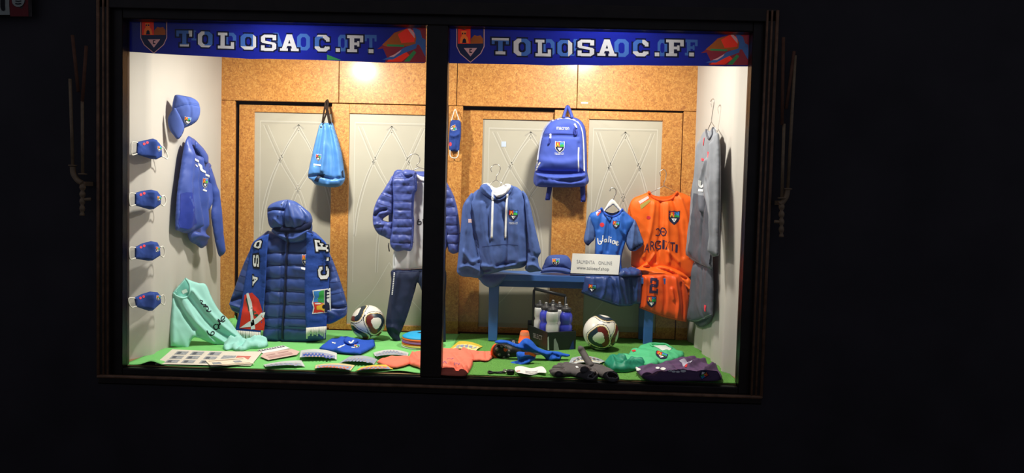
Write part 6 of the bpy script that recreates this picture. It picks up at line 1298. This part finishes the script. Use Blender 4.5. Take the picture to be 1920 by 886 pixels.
m = MB(); decal(m, F, [(1284, 685), (1289, 683), (1288, 688), (1284, 689)], bv, .003, .012); m.build('red_badge', MATS['red_badge'], t)

# ------------------------------------------------------------------ outside: awning rods and a sign
M_BRASS = mat('tarnished_brass', (150, 122, 92), .5, .5, metal=.0, var=.2, vscale=40); M_STRAP = mat('brown_strap', (120, 80, 62), .8, .2, var=.15)
def awning(label, straps, rods, joint, spindle, knob):
    Y = -.16; t = thing('awning_crank', tuple(at(*spindle[-1], Y)), label, 'awning fitting')
    for s in straps: m = MB(); tube(m, [at(x, y, Y) for x, y in s], .009, 5); m.build('strap', M_STRAP, t)
    for s in rods: m = MB(); tube(m, [at(x, y, Y) for x, y in s], .0085, 8); m.build('rod', M_BRASS, t)
    for x, y in joint[0]: m = MB(); lathe(m, [(.012, -.004), (.022, -.003), (.022, .003), (.012, .004)], at(x, y, Y), 14); m.build('collar', M_BRASS, t)
    m = MB(); tube(m, smooth3([at(x, y, Y) for x, y in joint[1]], 5), .015, 8); m.build('elbow', M_BRASS, t)
    p0, p1 = at(*spindle[0], Y), at(*spindle[1], Y); L_ = (p0-p1).length; m = MB(); pf = []
    for k in range(19): s = k/18; pf.append((.008+.009*(abs(math.sin(s*math.pi*4.5)))*(1-.4*s), s*L_))
    lathe(m, pf, p0, 14, p1-p0); m.build('spindle', M_BRASS, t)
    m = MB(); tube(m, [at(*knob[0], Y), at(*knob[1], Y)], .009, 8); m.build('lever', M_BRASS, t)
    m = MB(); box(m, at(*spindle[0], Y)-Vector((.012, 0, .012)), Vector((at(*spindle[0], Y).x+.012, -.079, at(*spindle[0], Y).z+.012))); m.build('wall_bracket', M_BRASS, t)
awning('brass awning crank with straps hanging on the dark facade left of the window', [[(136, 66), (147, 172)], [(162, 86), (154.5, 192)]], [[(131.5, 148), (136.5, 312)], [(154.5, 190), (155, 326)]], ([(136.5, 310), (155, 326)], [(136.5, 312), (138, 326), (146, 338), (154, 343)]), [(155, 344), (154, 404)], [(156, 374), (170, 373)])
awning('brass awning crank with straps hanging on the dark facade right of the window', [[(1469, 70), (1466.5, 234)], [(1489, 96), (1474, 204)]], [[(1470, 232), (1466, 370)], [(1491, 104), (1477, 354)]], ([(1477, 354), (1466, 371)], [(1477, 354), (1474, 368), (1467, 379), (1461, 382)]), [(1465.5, 380), (1465, 444)], [(1464, 416), (1452, 415)])
F = FV(28, 14, -.12)
t = thing('shop_sign', tuple(at(28, 28, -.12)), 'dim red and white shop sign cut off at the top left corner', 'sign')
b = puff(F, [(-60, -70), (60, -70), (60, 31), (-60, 31)], .012, .6, .05, r=.01, sm=False); b.build('board', mat('sign_dark', (70, 60, 58), .6), t); bv = b.bvh()
M_SW = mat('sign_white', (170, 172, 164), .6); m = MB(); decal(m, F, [(-60, -70), (19, -70), (19, 28), (-60, 28)], bv, .002, .05); m.build('white_panel', M_SW, t)
m = MB(); decal(m, F, [(20, -70), (54, -70), (54, 31), (20, 31)], bv, .002, .05); m.build('red_panel', mat('sign_red', (120, 34, 38), .6), t)
m = MB(); decal(m, F, [(1, -60), (10, -60), (10.5, 18), (8, 21), (4, 20), (1.5, 14)], bv, .004, .05); m.build('letter', M_BPRINT, t)
m = MB(); decal(m, F, [(35+12*math.cos(a*.45), 1+12.5*math.sin(a*.45)) for a in range(14)], bv, .004, .03); m.build('white_disc', M_SW, t)
for y in (2, 7): m = MB(); ribbon(m, F, [(30, y), (35, y+1), (41, y)], .006, bv, .006); m.build('disc_mark', M_BPRINT, t)
